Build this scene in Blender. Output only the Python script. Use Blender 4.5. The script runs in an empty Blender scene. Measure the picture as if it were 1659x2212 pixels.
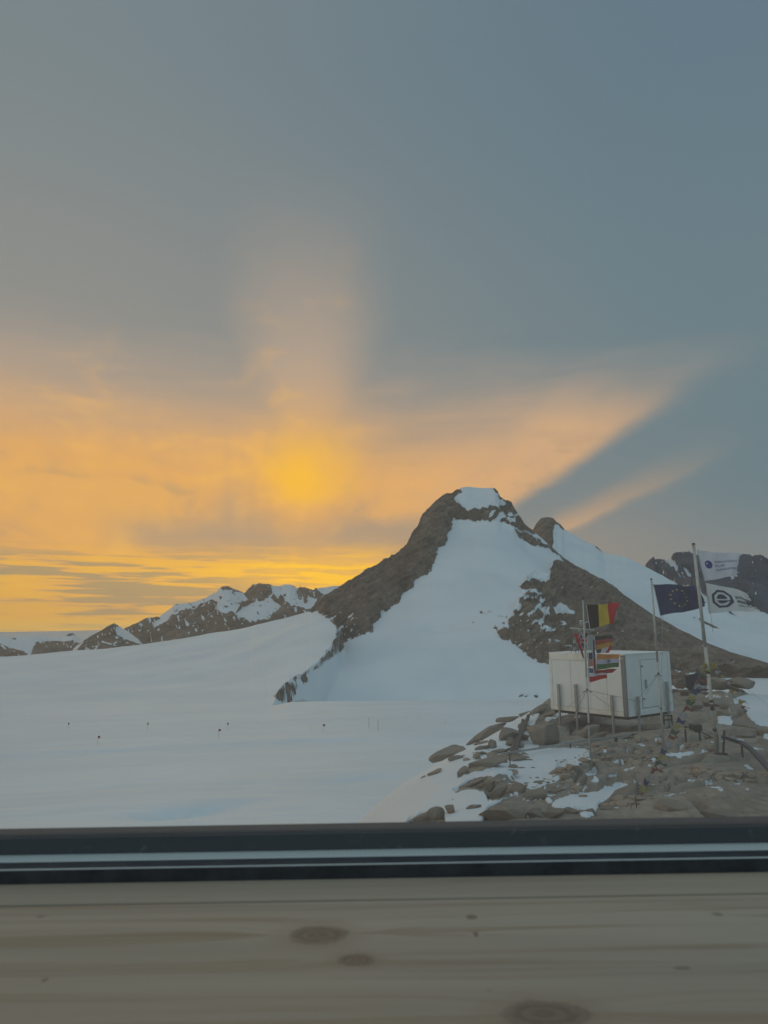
import bpy, bmesh, math, random
import numpy as np
from mathutils import Vector, Matrix
random.seed(7)
rng = np.random.default_rng(11)
scene = bpy.context.scene
C = scene.collection

# ------------------------------------------------------------------ camera
PITCH, ROLL, FOC = math.radians(8.72), math.radians(-0.95), 1597.0     # FOC: focal length for a picture 2212 high
cam_d = bpy.data.cameras.new('camera')
cam_d.sensor_fit = 'VERTICAL'
cam_d.angle = 2 * math.atan(1106 / FOC)
cam_d.clip_start, cam_d.clip_end = 0.05, 60000
cam = bpy.data.objects.new('camera', cam_d)
C.objects.link(cam)
cam.matrix_world = (Matrix.Rotation(math.pi / 2 + PITCH, 4, 'X') @ Matrix.Rotation(ROLL, 4, 'Z'))
scene.camera = cam
cam_d.dof.use_dof = True; cam_d.dof.focus_distance = 60.0; cam_d.dof.aperture_fstop = 8.0
CM = np.array(cam.matrix_world)[:3, :3]


def rays(pts):
    """points of the photograph -> horizontal-unit directions (dx, dy, t)"""
    p = np.atleast_2d(np.asarray(pts, float))
    v = np.stack([(p[:, 0] - 829.5) / FOC, -(p[:, 1] - 1106) / FOC, -np.ones(len(p))], 1) @ CM.T
    return v / np.hypot(v[:, 0], v[:, 1])[:, None]


def proj(P):
    q = P @ CM
    d = np.maximum(-q[..., 2], 1e-3)
    return 829.5 + FOC * q[..., 0] / d, 1106 - FOC * q[..., 1] / d


def at(x, y, depth):
    """point seen at (x, y) standing at distance Y = depth"""
    v = rays([(x, y)])[0]
    return Vector(v / v[1] * depth)


# ------------------------------------------------------------------ node helper
class E:
    """tiny expression wrapper over Math nodes"""
    nt = None

    def __init__(s, sock): s.s = sock

    @staticmethod
    def m(op, a, b=None, c=None, clamp=False):
        n = E.nt.nodes.new('ShaderNodeMath'); n.operation = op; n.use_clamp = clamp
        for i, v in enumerate((a, b, c)):
            if v is None: continue
            if isinstance(v, E): E.nt.links.new(v.s, n.inputs[i])
            else: n.inputs[i].default_value = v
        return E(n.outputs[0])
    def __add__(a, b): return E.m('ADD', a, b)
    __radd__ = __add__
    def __sub__(a, b): return E.m('SUBTRACT', a, b)
    def __rsub__(a, b): return E.m('SUBTRACT', b, a)
    def __mul__(a, b): return E.m('MULTIPLY', a, b)
    __rmul__ = __mul__
    def __truediv__(a, b): return E.m('DIVIDE', a, b)
    def __neg__(a): return E.m('MULTIPLY', a, -1.0)


def gauss(e, c, w):
    d = (e - c) / w
    return E.m('EXPONENT', -(d * d))


def sstep(e, a, b):
    n = E.nt.nodes.new('ShaderNodeMapRange'); n.interpolation_type = 'SMOOTHSTEP'
    E.nt.links.new(e.s, n.inputs[0]); n.inputs[1].default_value = a; n.inputs[2].default_value = b
    return E(n.outputs[0])


def ramp(e, stops, lo=0.0, hi=1.0, color=False, interp='EASE'):
    n = E.nt.nodes.new('ShaderNodeValToRGB'); n.color_ramp.interpolation = interp
    E.nt.links.new(((e - lo) / (hi - lo)).s, n.inputs[0])
    el = n.color_ramp.elements
    for i, (p, v) in enumerate(stops):
        q = el[i] if i < 2 else el.new(0.5)
        q.position = (p - lo) / (hi - lo)
        q.color = (*v, 1) if color else (v, v, v, 1)
    return n.outputs[0] if color else E(n.outputs[0])


def dot(vs, w):
    n = E.nt.nodes.new('ShaderNodeVectorMath'); n.operation = 'DOT_PRODUCT'
    E.nt.links.new(vs, n.inputs[0]); n.inputs[1].default_value = w
    return E(n.outputs['Value'])


def comb(x, y, z):
    n = E.nt.nodes.new('ShaderNodeCombineXYZ')
    for i, v in enumerate((x, y, z)):
        if isinstance(v, E): E.nt.links.new(v.s, n.inputs[i])
        else: n.inputs[i].default_value = v
    return n.outputs[0]


def noise(vs, scale=1.0, detail=4, rough=0.55, dist=0.0):
    n = E.nt.nodes.new('ShaderNodeTexNoise')
    if vs is not None: E.nt.links.new(vs, n.inputs['Vector'])
    n.inputs['Scale'].default_value = scale; n.inputs['Detail'].default_value = detail
    n.inputs['Roughness'].default_value = rough; n.inputs['Distortion'].default_value = dist
    return E(n.outputs['Fac'])


def voronoi(vs, scale, feature='F1'):
    n = E.nt.nodes.new('ShaderNodeTexVoronoi'); n.feature = feature
    E.nt.links.new(vs, n.inputs['Vector']); n.inputs['Scale'].default_value = scale
    return E(n.outputs['Distance'])


def mix(f, a, b, mode='MIX'):
    n = E.nt.nodes.new('ShaderNodeMix'); n.data_type = 'RGBA'; n.blend_type = mode; n.clamp_factor = True
    if isinstance(f, E): E.nt.links.new(f.s, n.inputs[0])
    else: n.inputs[0].default_value = f
    for i, v in ((6, a), (7, b)):
        if isinstance(v, (tuple, list)): n.inputs[i].default_value = (*v, 1)
        else: E.nt.links.new(v, n.inputs[i])
    return n.outputs[2]


# ------------------------------------------------------------------ sky
world = bpy.data.worlds.new('World'); scene.world = world; world.use_nodes = True
nt = world.node_tree; nt.nodes.clear(); E.nt = nt
S = Vector(rays([(590, 1450)])[0]).normalized()          # where the hidden sun fans out its rays
Rv = S.cross(Vector((0, 0, 1))).normalized(); Uv = Rv.cross(S).normalized()
tc = nt.nodes.new('ShaderNodeTexCoord'); D = tc.outputs['Generated']
ds, dr, du = dot(D, S), dot(D, Rv), dot(D, Uv)
theta = E.m('ARCTAN2', du, dr) * (180 / math.pi)
rho = E.m('ARCCOSINE', E.m('MINIMUM', E.m('MAXIMUM', ds, -1.0), 1.0)) * (180 / math.pi)
dx, dy, dz = dot(D, (1, 0, 0)), dot(D, (0, 1, 0)), dot(D, (0, 0, 1))
az = E.m('ARCTAN2', dx, dy) * (180 / math.pi)
el = E.m('ARCSINE', dz) * (180 / math.pi)
# warp of the coordinates by soft cloud noise
cl = noise(D, 3.0, 4, 0.55)
cl2 = noise(comb(az * 0.07, el * 0.55, 0.0), 1.0, 5, 0.55, 0.35)        # streaks
cl3 = noise(comb(az * 0.13 + 7.0, el * 2.1 + az * 0.04, 3.0), 1.0, 4, 0.55, 0.3)      # fine streaks close to the horizon
cl4 = noise(comb(az * 0.13, el * 0.2, 9.0), 1.0, 5, 0.6, 0.5)         # patchy cloud
az_w = az + (cl4 - 0.5) * 6.0
el_w = el + (cl4 - 0.5) * 3.0
th = theta + (cl4 - 0.5) * 3.0
# grey-blue overcast
hor = mix(sstep(az, -16.0, 27.0), (0.31, 0.27, 0.22), (0.225, 0.235, 0.235))
mid = mix(sstep(az, -26.0, 27.0), (0.275, 0.262, 0.238), (0.130, 0.196, 0.226))
top = mix(sstep(az, -30.0, 28.0), (0.172, 0.216, 0.235), (0.104, 0.172, 0.222))
base = mix(sstep(el, 2.0, 10.0), hor, mid)
base = mix(sstep(el, 17.0, 42.0), base, top)
base = mix(sstep(el, 46.0, 80.0), base, (0.48, 0.51, 0.515))  # zenith out of view, brightened to light the snow
rear = mix(sstep(dx, -0.35, -0.95), (0.045, 0.165, 0.24), (0.85, 0.80, 0.68))  # unseen rear sky, warm left side added to light the cabin wall
back = mix(sstep(el, -10.0, 55.0), rear, (0.315, 0.41, 0.46))
base = mix(sstep(ds, 0.60, -0.35), base, back)
# rays fanned out from the hidden sun; between them the lit cloud sheet ends at about 18 degrees up
fillt = ramp(th, [(-5, .0), (20, .18), (23.6, .16), (24.7, .75), (26.2, .5), (28.0, .10), (32.0, .05), (35.0, .85),
                 (42, 1.0), (60, .95), (84, 1.0), (101, .93), (112, .94), (124, .97), (138, 1.0), (185, .95)], -5, 185, interp='LINEAR')
lim = ramp(th, [(-5, .30), (28, .34), (45, .385), (60, .385), (74, .40), (98, .35), (112, .335), (128, .40), (150, .45), (185, .46)], -5, 185, interp='LINEAR') * 50.0
f_el = E.m('SUBTRACT', 1.0, sstep((el_w + (cl2 - 0.5) * 5.0) / lim, 0.50, 1.15))
r2l = sstep(rho, 40.0, 20.0)
f_el = E.m('MINIMUM', f_el, E.m('MAXIMUM', sstep(th, 30.5, 33.5), r2l * 1.0))
pil = 1.0 - sstep(E.m('ABSOLUTE', az + 6.2 + (cl4 - 0.5) * 2.5) / (1.0 + 0.010 * el), 0.6, 6.6)
pil_r = sstep(el, 35.0, 8.0)
ray1 = sstep(th, 31.8, 35.0) * sstep(th, 54.0, 39.0) * sstep(rho, 42.0, 27.0) * sstep(el + (cl4 - 0.5) * 4.0, 21.0, 14.5)
warm = E.m('MAXIMUM', fillt * f_el, ray1 * 0.95)
far_off = sstep(az, -150.0, -80.0)
cl5 = noise(comb(theta * 0.09, rho * 0.10, 5.0), 1.0, 4, 0.6, 0.4)
cl6 = noise(comb(az * 0.16 + 3.0, el * 0.34, 2.0), 1.0, 5, 0.62, 0.9)
warm = warm * (0.50 + 0.42 * cl4 + 0.30 * cl5 + 0.16 * cl6) * far_off * sstep(ds, -0.4, 0.15)
warm = warm * (1.0 - 0.60 * gauss(el_w, 7.0, 1.5) * sstep(az_w, -23.0, -17.0) * sstep(az, 13.0, 5.0))
warm = warm * (1.0 - 0.35 * gauss(el_w, 8.9, 1.6) * gauss(az_w, -12.0, 1.7))
warm = E.m('MAXIMUM', warm, pil * pil_r * (0.86 + 0.16 * cl4) * (1.0 - 0.45 * gauss(el_w, 6.6, 1.6)))
peach = mix(sstep(az, -8.0, 14.0), (0.86, 0.41, 0.085), (0.75, 0.415, 0.185))
peach = mix(sstep(el, 11.0, 22.0), peach, (0.64, 0.42, 0.265))
col = mix(warm, base, peach)
glow = sstep(cl6 * 0.6 + cl5 * 0.4, 0.50, 0.66) * warm
col = mix(glow * 0.55 * sstep(az, 8.0, -10.0), col, (0.95, 0.50, 0.09))
col = mix(sstep(cl6 * 0.6 + cl5 * 0.4, 0.49, 0.36) * warm * 0.62 * sstep(el, 17.0, 10.0), col, (0.40, 0.275, 0.17))
# bright patch above the sun and hot bands low down
spot = gauss(az_w, -6.3, 3.1) * gauss(el_w, 11.4, 3.1) * sstep(el_w, 8.8, 10.2)
col = mix(spot * 0.95, col, (1.02, 0.52, 0.015))
lft = gauss(az_w, -18.8, 5.0) * gauss(el_w, 9.6, 2.0) + gauss(az_w, -25.5, 3.5) * gauss(el_w, 9.0, 3.0)
col = mix(lft * 0.62 * sstep(cl4, 0.36, 0.62), col, (0.80, 0.42, 0.10))
band = sstep(el, -2.5, 0.8) * sstep(el, 6.8, 4.2) * sstep(az, 8.0, -1.0)
st = sstep(cl2 * 0.4 + cl3 * 0.6, 0.47, 0.57)
hot = gauss(az, -5.6, 7.6) * gauss(el + (cl3 - 0.5) * 2.0, 4.0, 1.35)
hotb = band * st
col = mix(hotb * 0.85, col, (0.96, 0.49, 0.03))
col = mix(band * sstep(0.515 - (cl2 * 0.4 + cl3 * 0.6), 0.0, 0.05) * 0.8 * sstep(az, -6.0, -14.0), col, (0.36, 0.285, 0.15))
col = mix(hot * (0.55 + 0.8 * st), col, (1.20, 0.63, 0.0))
col = mix(gauss(el, 0.2, 0.55) * sstep(az, 0.0, -14.0) * 0.6, col, (0.80, 0.53, 0.12))
# the sky texture's own clear air, low sun
sky = nt.nodes.new('ShaderNodeTexSky'); sky.sky_type = 'NISHITA'; sky.sun_disc = False
sky.sun_elevation = math.radians(2.0); sky.sun_rotation = math.radians(-8.5); sky.altitude = 1300
bgs = nt.nodes.new('ShaderNodeBackground'); nt.links.new(sky.outputs[0], bgs.inputs[0]); bgs.inputs[1].default_value = 0.05
bgc = nt.nodes.new('ShaderNodeBackground'); nt.links.new(col, bgc.inputs[0]); bgc.inputs[1].default_value = 1.17
mxs = nt.nodes.new('ShaderNodeMixShader'); mxs.inputs[0].default_value = 0.94
nt.links.new(bgs.outputs[0], mxs.inputs[1]); nt.links.new(bgc.outputs[0], mxs.inputs[2])
wo = nt.nodes.new('ShaderNodeOutputWorld'); nt.links.new(mxs.outputs[0], wo.inputs[0])

sun_d = bpy.data.lights.new('sun', 'SUN'); sun_d.energy = 0.12; sun_d.angle = math.radians(25); sun_d.color = (1.0, 0.78, 0.5)
sun = bpy.data.objects.new('sun', sun_d); C.objects.link(sun)
sd = Vector((math.sin(math.radians(-8.5)), math.cos(math.radians(-8.5)), math.tan(math.radians(2.0))))
sun.rotation_euler = sd.to_track_quat('Z', 'Y').to_euler()

vs_ = scene.view_settings
scene.display_settings.display_device = 'sRGB'
vs_.view_transform = 'Standard'; vs_.look = 'None'; vs_.gamma = 1; vs_.exposure = 0.0; vs_.use_curve_mapping = False
scene.cycles.max_bounces = 6; scene.cycles.transparent_max_bounces = 12
scene.cycles.use_denoising = True


# ------------------------------------------------------------------ numpy noise
def _hash(ix, iy, iz, k):
    h = (ix.astype(np.int64) * 374761393 + iy.astype(np.int64) * 668265263 + iz.astype(np.int64) * 2147483647 + k * 1274126177)
    h = (h ^ (h >> 13)) * 1274126177
    h = h ^ (h >> 16)
    return (h & 0xFFFFFF) / float(0xFFFFFF)


def vnoise(x, y, z=None, k=0):
    if z is None: z = np.zeros_like(x)
    ix, iy, iz = np.floor(x), np.floor(y), np.floor(z)
    fx, fy, fz = x - ix, y - iy, z - iz
    fx, fy, fz = [f * f * f * (f * (f * 6 - 15) + 10) for f in (fx, fy, fz)]
    r = 0
    for a in (0, 1):
        wx = fx if a else 1 - fx
        for b in (0, 1):
            wy = fy if b else 1 - fy
            for c in (0, 1):
                if c and not np.any(fz): continue
                wz = fz if c else 1 - fz
                r = r + wx * wy * wz * _hash(ix + a, iy + b, iz + c, k)
    return r * 2 - 1


def fbm(x, y, z=None, o=4, k=0, ridged=False, g=0.5):
    r, a, s = 0, 1.0, 0
    for i in range(o):
        f = 2.03 ** i
        n = vnoise(x * f + 13.7 * i, y * f - 7.1 * i, None if z is None else z * f, k + i)
        if ridged: n = 1 - 2 * np.abs(n)
        r = r + a * n; s += a; a *= g
    return r / s


def cells(x, y, k=0):
    """nearest random point: distance, second distance, random value of the cell"""
    ix, iy = np.floor(x), np.floor(y)
    d1 = np.full_like(x, 9.0); d2 = np.full_like(x, 9.0); cid = np.zeros_like(x)
    z0 = np.zeros_like(x)
    for a in (-1, 0, 1):
        for b in (-1, 0, 1):
            px = ix + a + _hash(ix + a, iy + b, z0, k); py = iy + b + _hash(ix + a, iy + b, z0 + 1, k)
            d = np.hypot(px - x, py - y); c = _hash(ix + a, iy + b, z0 + 2, k)
            new = d < d1
            d2 = np.where(new, d1, np.minimum(d2, d)); cid = np.where(new, c, cid); d1 = np.where(new, d, d1)
    return d1, d2, cid


def sdf(px, py, poly):
    """signed distance to a polygon, positive inside"""
    poly = np.asarray(poly, float); n = len(poly)
    d = np.full(px.shape, 1e12); ins = np.zeros(px.shape, bool)
    for i in range(n):
        ax, ay = poly[i]; bx, by = poly[(i + 1) % n]
        ex, ey = bx - ax, by - ay
        wx, wy = px - ax, py - ay
        t = np.clip((wx * ex + wy * ey) / (ex * ex + ey * ey + 1e-9), 0, 1)
        d = np.minimum(d, (wx - ex * t) ** 2 + (wy - ey * t) ** 2)
        cond = ((ay > py) != (by > py))
        with np.errstate(divide='ignore', invalid='ignore'):
            xi = (bx - ax) * (py - ay) / (by - ay + 1e-12) + ax
        ins ^= cond & (px < xi)
    d = np.sqrt(d)
    return np.where(ins, d, -d)


def ell(cx, cy, w, h, tilt=0, n=14):
    t = math.radians(-tilt); out = []
    for i in range(n):
        a = 2 * math.pi * i / n
        k = 1 + 0.18 * math.sin(3 * a + cx)
        u, v = w / 2 * math.cos(a) * k, h / 2 * math.sin(a) * k
        out.append((cx + u * math.cos(t) - v * math.sin(t), cy + u * math.sin(t) + v * math.cos(t)))
    return out


# ------------------------------------------------------------------ object helpers
def link(name, me, mat=None, parent=None, smooth=False):
    o = bpy.data.objects.new(name, me); C.objects.link(o)
    if mat is not None and len(me.materials) == 0: me.materials.append(mat)
    if parent is not None: o.parent = parent
    if smooth: me.polygons.foreach_set('use_smooth', [True] * len(me.polygons))
    return o


def tag(o, label=None, cat=None, group=None, kind=None):
    for k, v in (('label', label), ('category', cat), ('group', group), ('kind', kind)):
        if v: o[k] = v
    return o


def empty(name, loc=(0, 0, 0), rz=0.0):
    o = bpy.data.objects.new(name, None); C.objects.link(o); o.location = loc; o.rotation_euler = (0, 0, rz)
    o.empty_display_size = 0.1
    return o


def grid_mesh(name, P, attr=None):
    """P: rows x cols x 3"""
    r, c = P.shape[:2]
    me = bpy.data.meshes.new(name)
    idx = np.arange(r * c).reshape(r, c)
    f = np.stack([idx[:-1, :-1], idx[:-1, 1:], idx[1:, 1:], idx[1:, :-1]], -1).reshape(-1, 4)
    me.vertices.add(r * c); me.vertices.foreach_set('co', P.reshape(-1).astype(np.float32))
    me.loops.add(len(f) * 4); me.loops.foreach_set('vertex_index', f.reshape(-1).astype(np.int32))
    me.polygons.add(len(f)); me.polygons.foreach_set('loop_start', np.arange(0, len(f) * 4, 4, dtype=np.int32))
    me.polygons.foreach_set('loop_total', np.full(len(f), 4, np.int32))
    me.update(); me.validate()
    if attr:
        for k, v in attr.items():
            a = me.attributes.new(k, 'FLOAT', 'POINT'); a.data.foreach_set('value', v.reshape(-1).astype(np.float32))
    return me


class MB:
    """collects boxes, bars and tubes into one bmesh"""
    def __init__(s): s.bm = bmesh.new()

    def box(s, c, size, rot=None, bev=0.0):
        r = bmesh.ops.create_cube(s.bm, size=1.0); v = r['verts']
        M = Matrix.Translation(c) @ (rot.to_4x4() if rot else Matrix()) @ Matrix.Diagonal((*size, 1))
        bmesh.ops.transform(s.bm, matrix=M, verts=v)
        if bev:
            e = list({e for x in v for e in x.link_edges})
            bmesh.ops.bevel(s.bm, geom=e, offset=bev, segments=1, affect='EDGES')
        return s

    def tube(s, a, b, r, r2=None, n=10):
        a, b = Vector(a), Vector(b); d = b - a
        q = bmesh.ops.create_cone(s.bm, cap_ends=True, segments=n, radius1=r, radius2=r if r2 is None else r2, depth=d.length)
        M = Matrix.Translation((a + b) / 2) @ d.to_track_quat('Z', 'Y').to_matrix().to_4x4()
        bmesh.ops.transform(s.bm, matrix=M, verts=q['verts'])
        return s

    def bar(s, a, b, w, h, up=(0, 0, 1)):
        a, b = Vector(a), Vector(b); d = (b - a); x = d.normalized()
        z = (Vector(up) - x * Vector(up).dot(x)).normalized(); y = z.cross(x)
        R = Matrix((x, y, z)).transposed()
        return s.box((a + b) / 2, (d.length, w, h), R)

    def build(s, name, mat, parent=None, smooth=False):
        me = bpy.data.meshes.new(name)
        bmesh.ops.recalc_face_normals(s.bm, faces=s.bm.faces)
        s.bm.to_mesh(me); s.bm.free()
        o = link(name, me, mat, parent)
        if smooth:
            me.polygons.foreach_set('use_smooth', [len(p.vertices) == 4 for p in me.polygons])
        return o


# ------------------------------------------------------------------ materials
def new_mat(name):
    m = bpy.data.materials.new(name); m.use_nodes = True
    E.nt = m.node_tree
    b = m.node_tree.nodes['Principled BSDF']
    b.inputs['Roughness'].default_value = 0.7
    return m, m.node_tree, b


def bump(nt, b, e, dist, strength=1.0):
    n = nt.nodes.new('ShaderNodeBump'); n.inputs['Distance'].default_value = dist; n.inputs['Strength'].default_value = strength
    nt.links.new(e.s, n.inputs['Height']); nt.links.new(n.outputs[0], b.inputs['Normal'])


def simple(name, c, rough=0.6, metal=0.0, var=0.15, scale=8.0, spec=None):
    m, nt, b = new_mat(name)
    tcn = nt.nodes.new('ShaderNodeTexCoord')
    n1 = noise(tcn.outputs['Object'], scale, 4, 0.6)
    lo = tuple(max(0, v * (1 - var)) for v in c); hi = tuple(min(1, v * (1 + var)) for v in c)
    nt.links.new(mix(sstep(n1, 0.3, 0.7), lo, hi), b.inputs['Base Color'])
    b.inputs['Roughness'].default_value = rough; b.inputs['Metallic'].default_value = metal
    if spec is not None: b.inputs['Specular IOR Level'].default_value = spec
    return m


SNOW = (0.80, 0.82, 0.835)


def terrain_mat(name, rock_a, rock_b, s_noise, s_fine, bump_rock, snow=SNOW, edge=0.10, strat=None):
    """snow and bare rock told apart by the 'rock' attribute of the mesh, its border broken up by noise"""
    m, nt, b = new_mat(name)
    geo = nt.nodes.new('ShaderNodeNewGeometry'); P = geo.outputs['Position']
    at_ = nt.nodes.new('ShaderNodeAttribute'); at_.attribute_name = 'rock'
    a = E(at_.outputs['Fac'])
    n1 = noise(P, s_noise, 6, 0.62); n2 = noise(P, s_fine, 5, 0.65)
    mask = sstep(a + (n1 - 0.5) * 0.55 + (n2 - 0.5) * 0.35, 0.5 - edge, 0.5 + edge)
    n3 = noise(P, s_noise * 0.35, 5, 0.6)
    v = voronoi(P, s_fine * 0.5)
    rock = mix(sstep(n3, 0.35, 0.68), rock_a, rock_b)
    rock = mix(sstep(n2, 0.48, 0.72) * 0.6, rock, tuple(c * (.97 if name == 'glacier_snow' else 0.55) for c in rock_a))
    if name.startswith('ridge'):
        nb = noise(P, 0.33, 3, .6)
        rock = mix(sstep(nb, .40, .62) * .7, rock, (.225, .208, .185)); rock = mix(sstep(noise(P, .55, 4, .7), .55, .72) * .45, rock, (.38, .295, .22))
    if strat:
        px, py_, pz = dot(P, (strat, 0, strat * .6)), dot(P, (0, strat, 0)), dot(P, (-strat * 4.5, 0, strat * 7.0))
        bd = noise(comb(px, py_, pz), 1.0, 5, .68, .4)
        rock = mix(sstep(bd, .50, .66) * .75, rock, tuple(c * 0.38 for c in rock_a)); rock = mix(sstep(bd, .44, .33) * .5, rock, tuple(min(1, c * 1.5) for c in rock_b))
    rock = mix(sstep(v, 0.55, 0.2) * 0.25, rock, tuple(min(1, c * 1.5) for c in rock_b))
    n4 = noise(P, s_noise * 0.12, 4, 0.55)
    sn = mix(sstep(n4, 0.35, 0.68), snow, tuple(c * k_ for c, k_ in zip(snow, (.89, .915, .935))))
    if name == 'glacier_snow':  # wind-packed streaks that also put drift shading into the snow colour
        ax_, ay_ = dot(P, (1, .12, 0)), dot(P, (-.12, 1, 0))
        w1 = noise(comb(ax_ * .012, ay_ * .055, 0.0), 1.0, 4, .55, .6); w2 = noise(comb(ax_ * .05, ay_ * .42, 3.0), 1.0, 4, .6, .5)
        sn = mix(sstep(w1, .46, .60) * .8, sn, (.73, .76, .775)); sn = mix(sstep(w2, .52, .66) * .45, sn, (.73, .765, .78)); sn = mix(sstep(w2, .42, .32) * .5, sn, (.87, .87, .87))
    nt.links.new(mix(mask, sn, rock), b.inputs['Base Color'])
    nt.links.new((0.55 + 0.3 * mask).s, b.inputs['Roughness'])
    b.inputs['Specular IOR Level'].default_value = 0.25
    hgt = (n2 * 0.6 + n1 * 0.9 + v * 0.4) * mask + noise(P, s_fine * 0.7, 3, 0.5) * 0.05
    bump(nt, b, hgt, bump_rock, 0.8)
    return m


M_mtn = terrain_mat('mountain_rock_and_snow', (0.140, 0.108, 0.084), (0.25, 0.195, 0.152), 0.11, 0.45, 3.4, edge=0.06, strat=0.03)
M_far = terrain_mat('far_rock_and_snow', (0.15, 0.115, 0.09), (0.23, 0.18, 0.14), 0.008, 0.03, 20.0, strat=0.003)
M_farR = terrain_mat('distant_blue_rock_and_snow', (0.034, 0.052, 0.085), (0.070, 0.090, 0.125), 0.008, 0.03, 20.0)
M_ridge = terrain_mat('ridge_rock_and_snow', (0.225, 0.190, 0.152), (0.32, 0.268, 0.212), 1.3, 6.0, 0.06, snow=(.70, .745, .775), edge=0.05)


def stone_mat():
    m, nt, b = new_mat('weathered_gneiss')
    tcn = nt.nodes.new('ShaderNodeTexCoord'); P = tcn.outputs['Object']
    oi = nt.nodes.new('ShaderNodeObjectInfo')
    n1 = noise(P, 1.2, 6, 0.62); n2 = noise(P, 7.0, 6, 0.7)
    c = mix(sstep(n1, 0.35, 0.66), (0.24, 0.20, 0.162), (0.345, 0.285, 0.225))
    c = mix(sstep(n2, 0.5, 0.75) * 0.7, c, (0.15, 0.125, 0.10))
    c = mix(E(oi.outputs['Random']) * 0.75, c, (0.215, 0.20, 0.18))
    c = mix(sstep(E(oi.outputs['Random']), .25, .0) * 0.5, c, (0.37, 0.285, 0.21))
    nt.links.new(c, b.inputs['Base Color']); b.inputs['Roughness'].default_value = 0.85
    b.inputs['Specular IOR Level'].default_value = 0.2
    bump(nt, b, n2 * 0.7 + n1, 0.06, 0.9)
    return m


M_stone = stone_mat()
M_white = simple('white_container_paint', (0.84, 0.84, 0.81), 0.45, var=0.06, scale=1.5)
def grimy_paint():
    m, nt, b = new_mat('white_container_paint'); tcn = nt.nodes.new('ShaderNodeTexCoord'); P = tcn.outputs['Object']
    n1 = noise(P, 1.3, 4, .6); st2 = noise(comb(dot(P, (7, 0, 0)) + dot(P, (0, 7, 0)), 0.0, dot(P, (0, 0, .7))), 1.0, 4, .6); n3 = noise(P, 14, 4, .7)
    c = mix(sstep(n1, .35, .65), (.84, .84, .81), (.78, .785, .765)); c = mix(sstep(st2, .55, .72) * .35, c, (.58, .57, .53)); c = mix(sstep(n3, .66, .74) * .4, c, (.50, .48, .44))
    nt.links.new(c, b.inputs['Base Color']); b.inputs['Roughness'].default_value = .5; bump(nt, b, n1, .01, .5)
    return m


M_white = grimy_paint()
M_trim = simple('cream_edge_trim', (0.82, 0.78, 0.70), 0.45, var=0.1, scale=3)
M_corner = simple('grey_corner_trim', (0.20, 0.21, 0.22), 0.5, var=0.1)
M_galv = simple('galvanised_steel', (0.34, 0.35, 0.35), 0.5, 0.35, var=0.2, scale=12)
M_pole = simple('brushed_aluminium_pole', (0.46, 0.46, 0.43), 0.42, 0.4, var=0.1, scale=5)
M_dark = simple('dark_steel', (0.035, 0.037, 0.04), 0.6, 0.2)
M_wire = simple('thin_wire_grey', (0.12, 0.12, 0.12), 0.6)
M_wood_old = simple('weathered_timber', (0.22, 0.16, 0.10), 0.8, var=0.3)
M_tarp = simple('navy_tarpaulin', (0.022, 0.026, 0.045), 0.55, var=0.4, scale=4)
M_seam = simple('grey_seam_gap', (0.30, 0.30, 0.29), 0.7)  # plain grey of the cabin's seams and door joints
M_frame = simple('black_window_profile', (0.040, 0.043, 0.050), 0.5, var=0.3, scale=30, spec=0.3)


# ------------------------------------------------------------------ terrain
def curve(pts):
    """(x, y, range) along a line of the terrain as seen -> arrays over the bearing a = dx/dy"""
    p = np.asarray(pts, float); v = rays(p[:, :2]); a = v[:, 0] / v[:, 1]
    i = np.argsort(a)
    return a[i], (v[:, 2] * p[:, 2])[i], p[i, 2]


def ev(cv, a):
    return np.interp(a, cv[0], cv[1]), np.interp(a, cv[0], cv[2])       # z, r


def bearings(segs, y=1400):
    xs = np.concatenate([np.arange(a, b, s) for a, b, s in segs])
    v = rays(np.stack([xs, np.full(len(xs), float(y))], 1))
    return v[:, 0] / v[:, 1]


def polar(zs, rs, counts, a, ease=None):
    """rows between successive knot lines"""
    Z, Rr = [], []
    for k in range(len(zs) - 1):
        n = counts[k]
        t = np.arange(n)[:, None] / n
        Rr.append(rs[k] * (1 - t) + rs[k + 1] * t); Z.append(zs[k] * (1 - t) + zs[k + 1] * t)
    Rr.append(rs[-1][None]); Z.append(zs[-1][None])
    Rr, Z = np.concatenate(Rr), np.concatenate(Z)
    h = 1 / np.sqrt(1 + a * a)
    X, Y = Rr * (a * h)[None], Rr * h[None]
    return X, Y, Z


def mask_of(X, Y, Z, add, sub=(), warp=5.0, wl=14.0, k=50, soft=16.0):
    u, v = proj(np.stack([X, Y, Z], -1))
    wu = u + warp * fbm(u / wl, v / wl, o=4, k=k); wv = v + warp * fbm(u / wl + 31, v / wl + 5, o=4, k=k + 9)
    m = np.full(u.shape, -99.0)
    for p in add: m = np.maximum(m, sdf(wu, wv, p))
    for p in sub: m = np.minimum(m, -sdf(wu, wv, p))
    return np.clip(0.5 + m / soft, 0, 1), m, u, v


def plain_z(r): return -18.5 - 0.0563 * r


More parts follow.
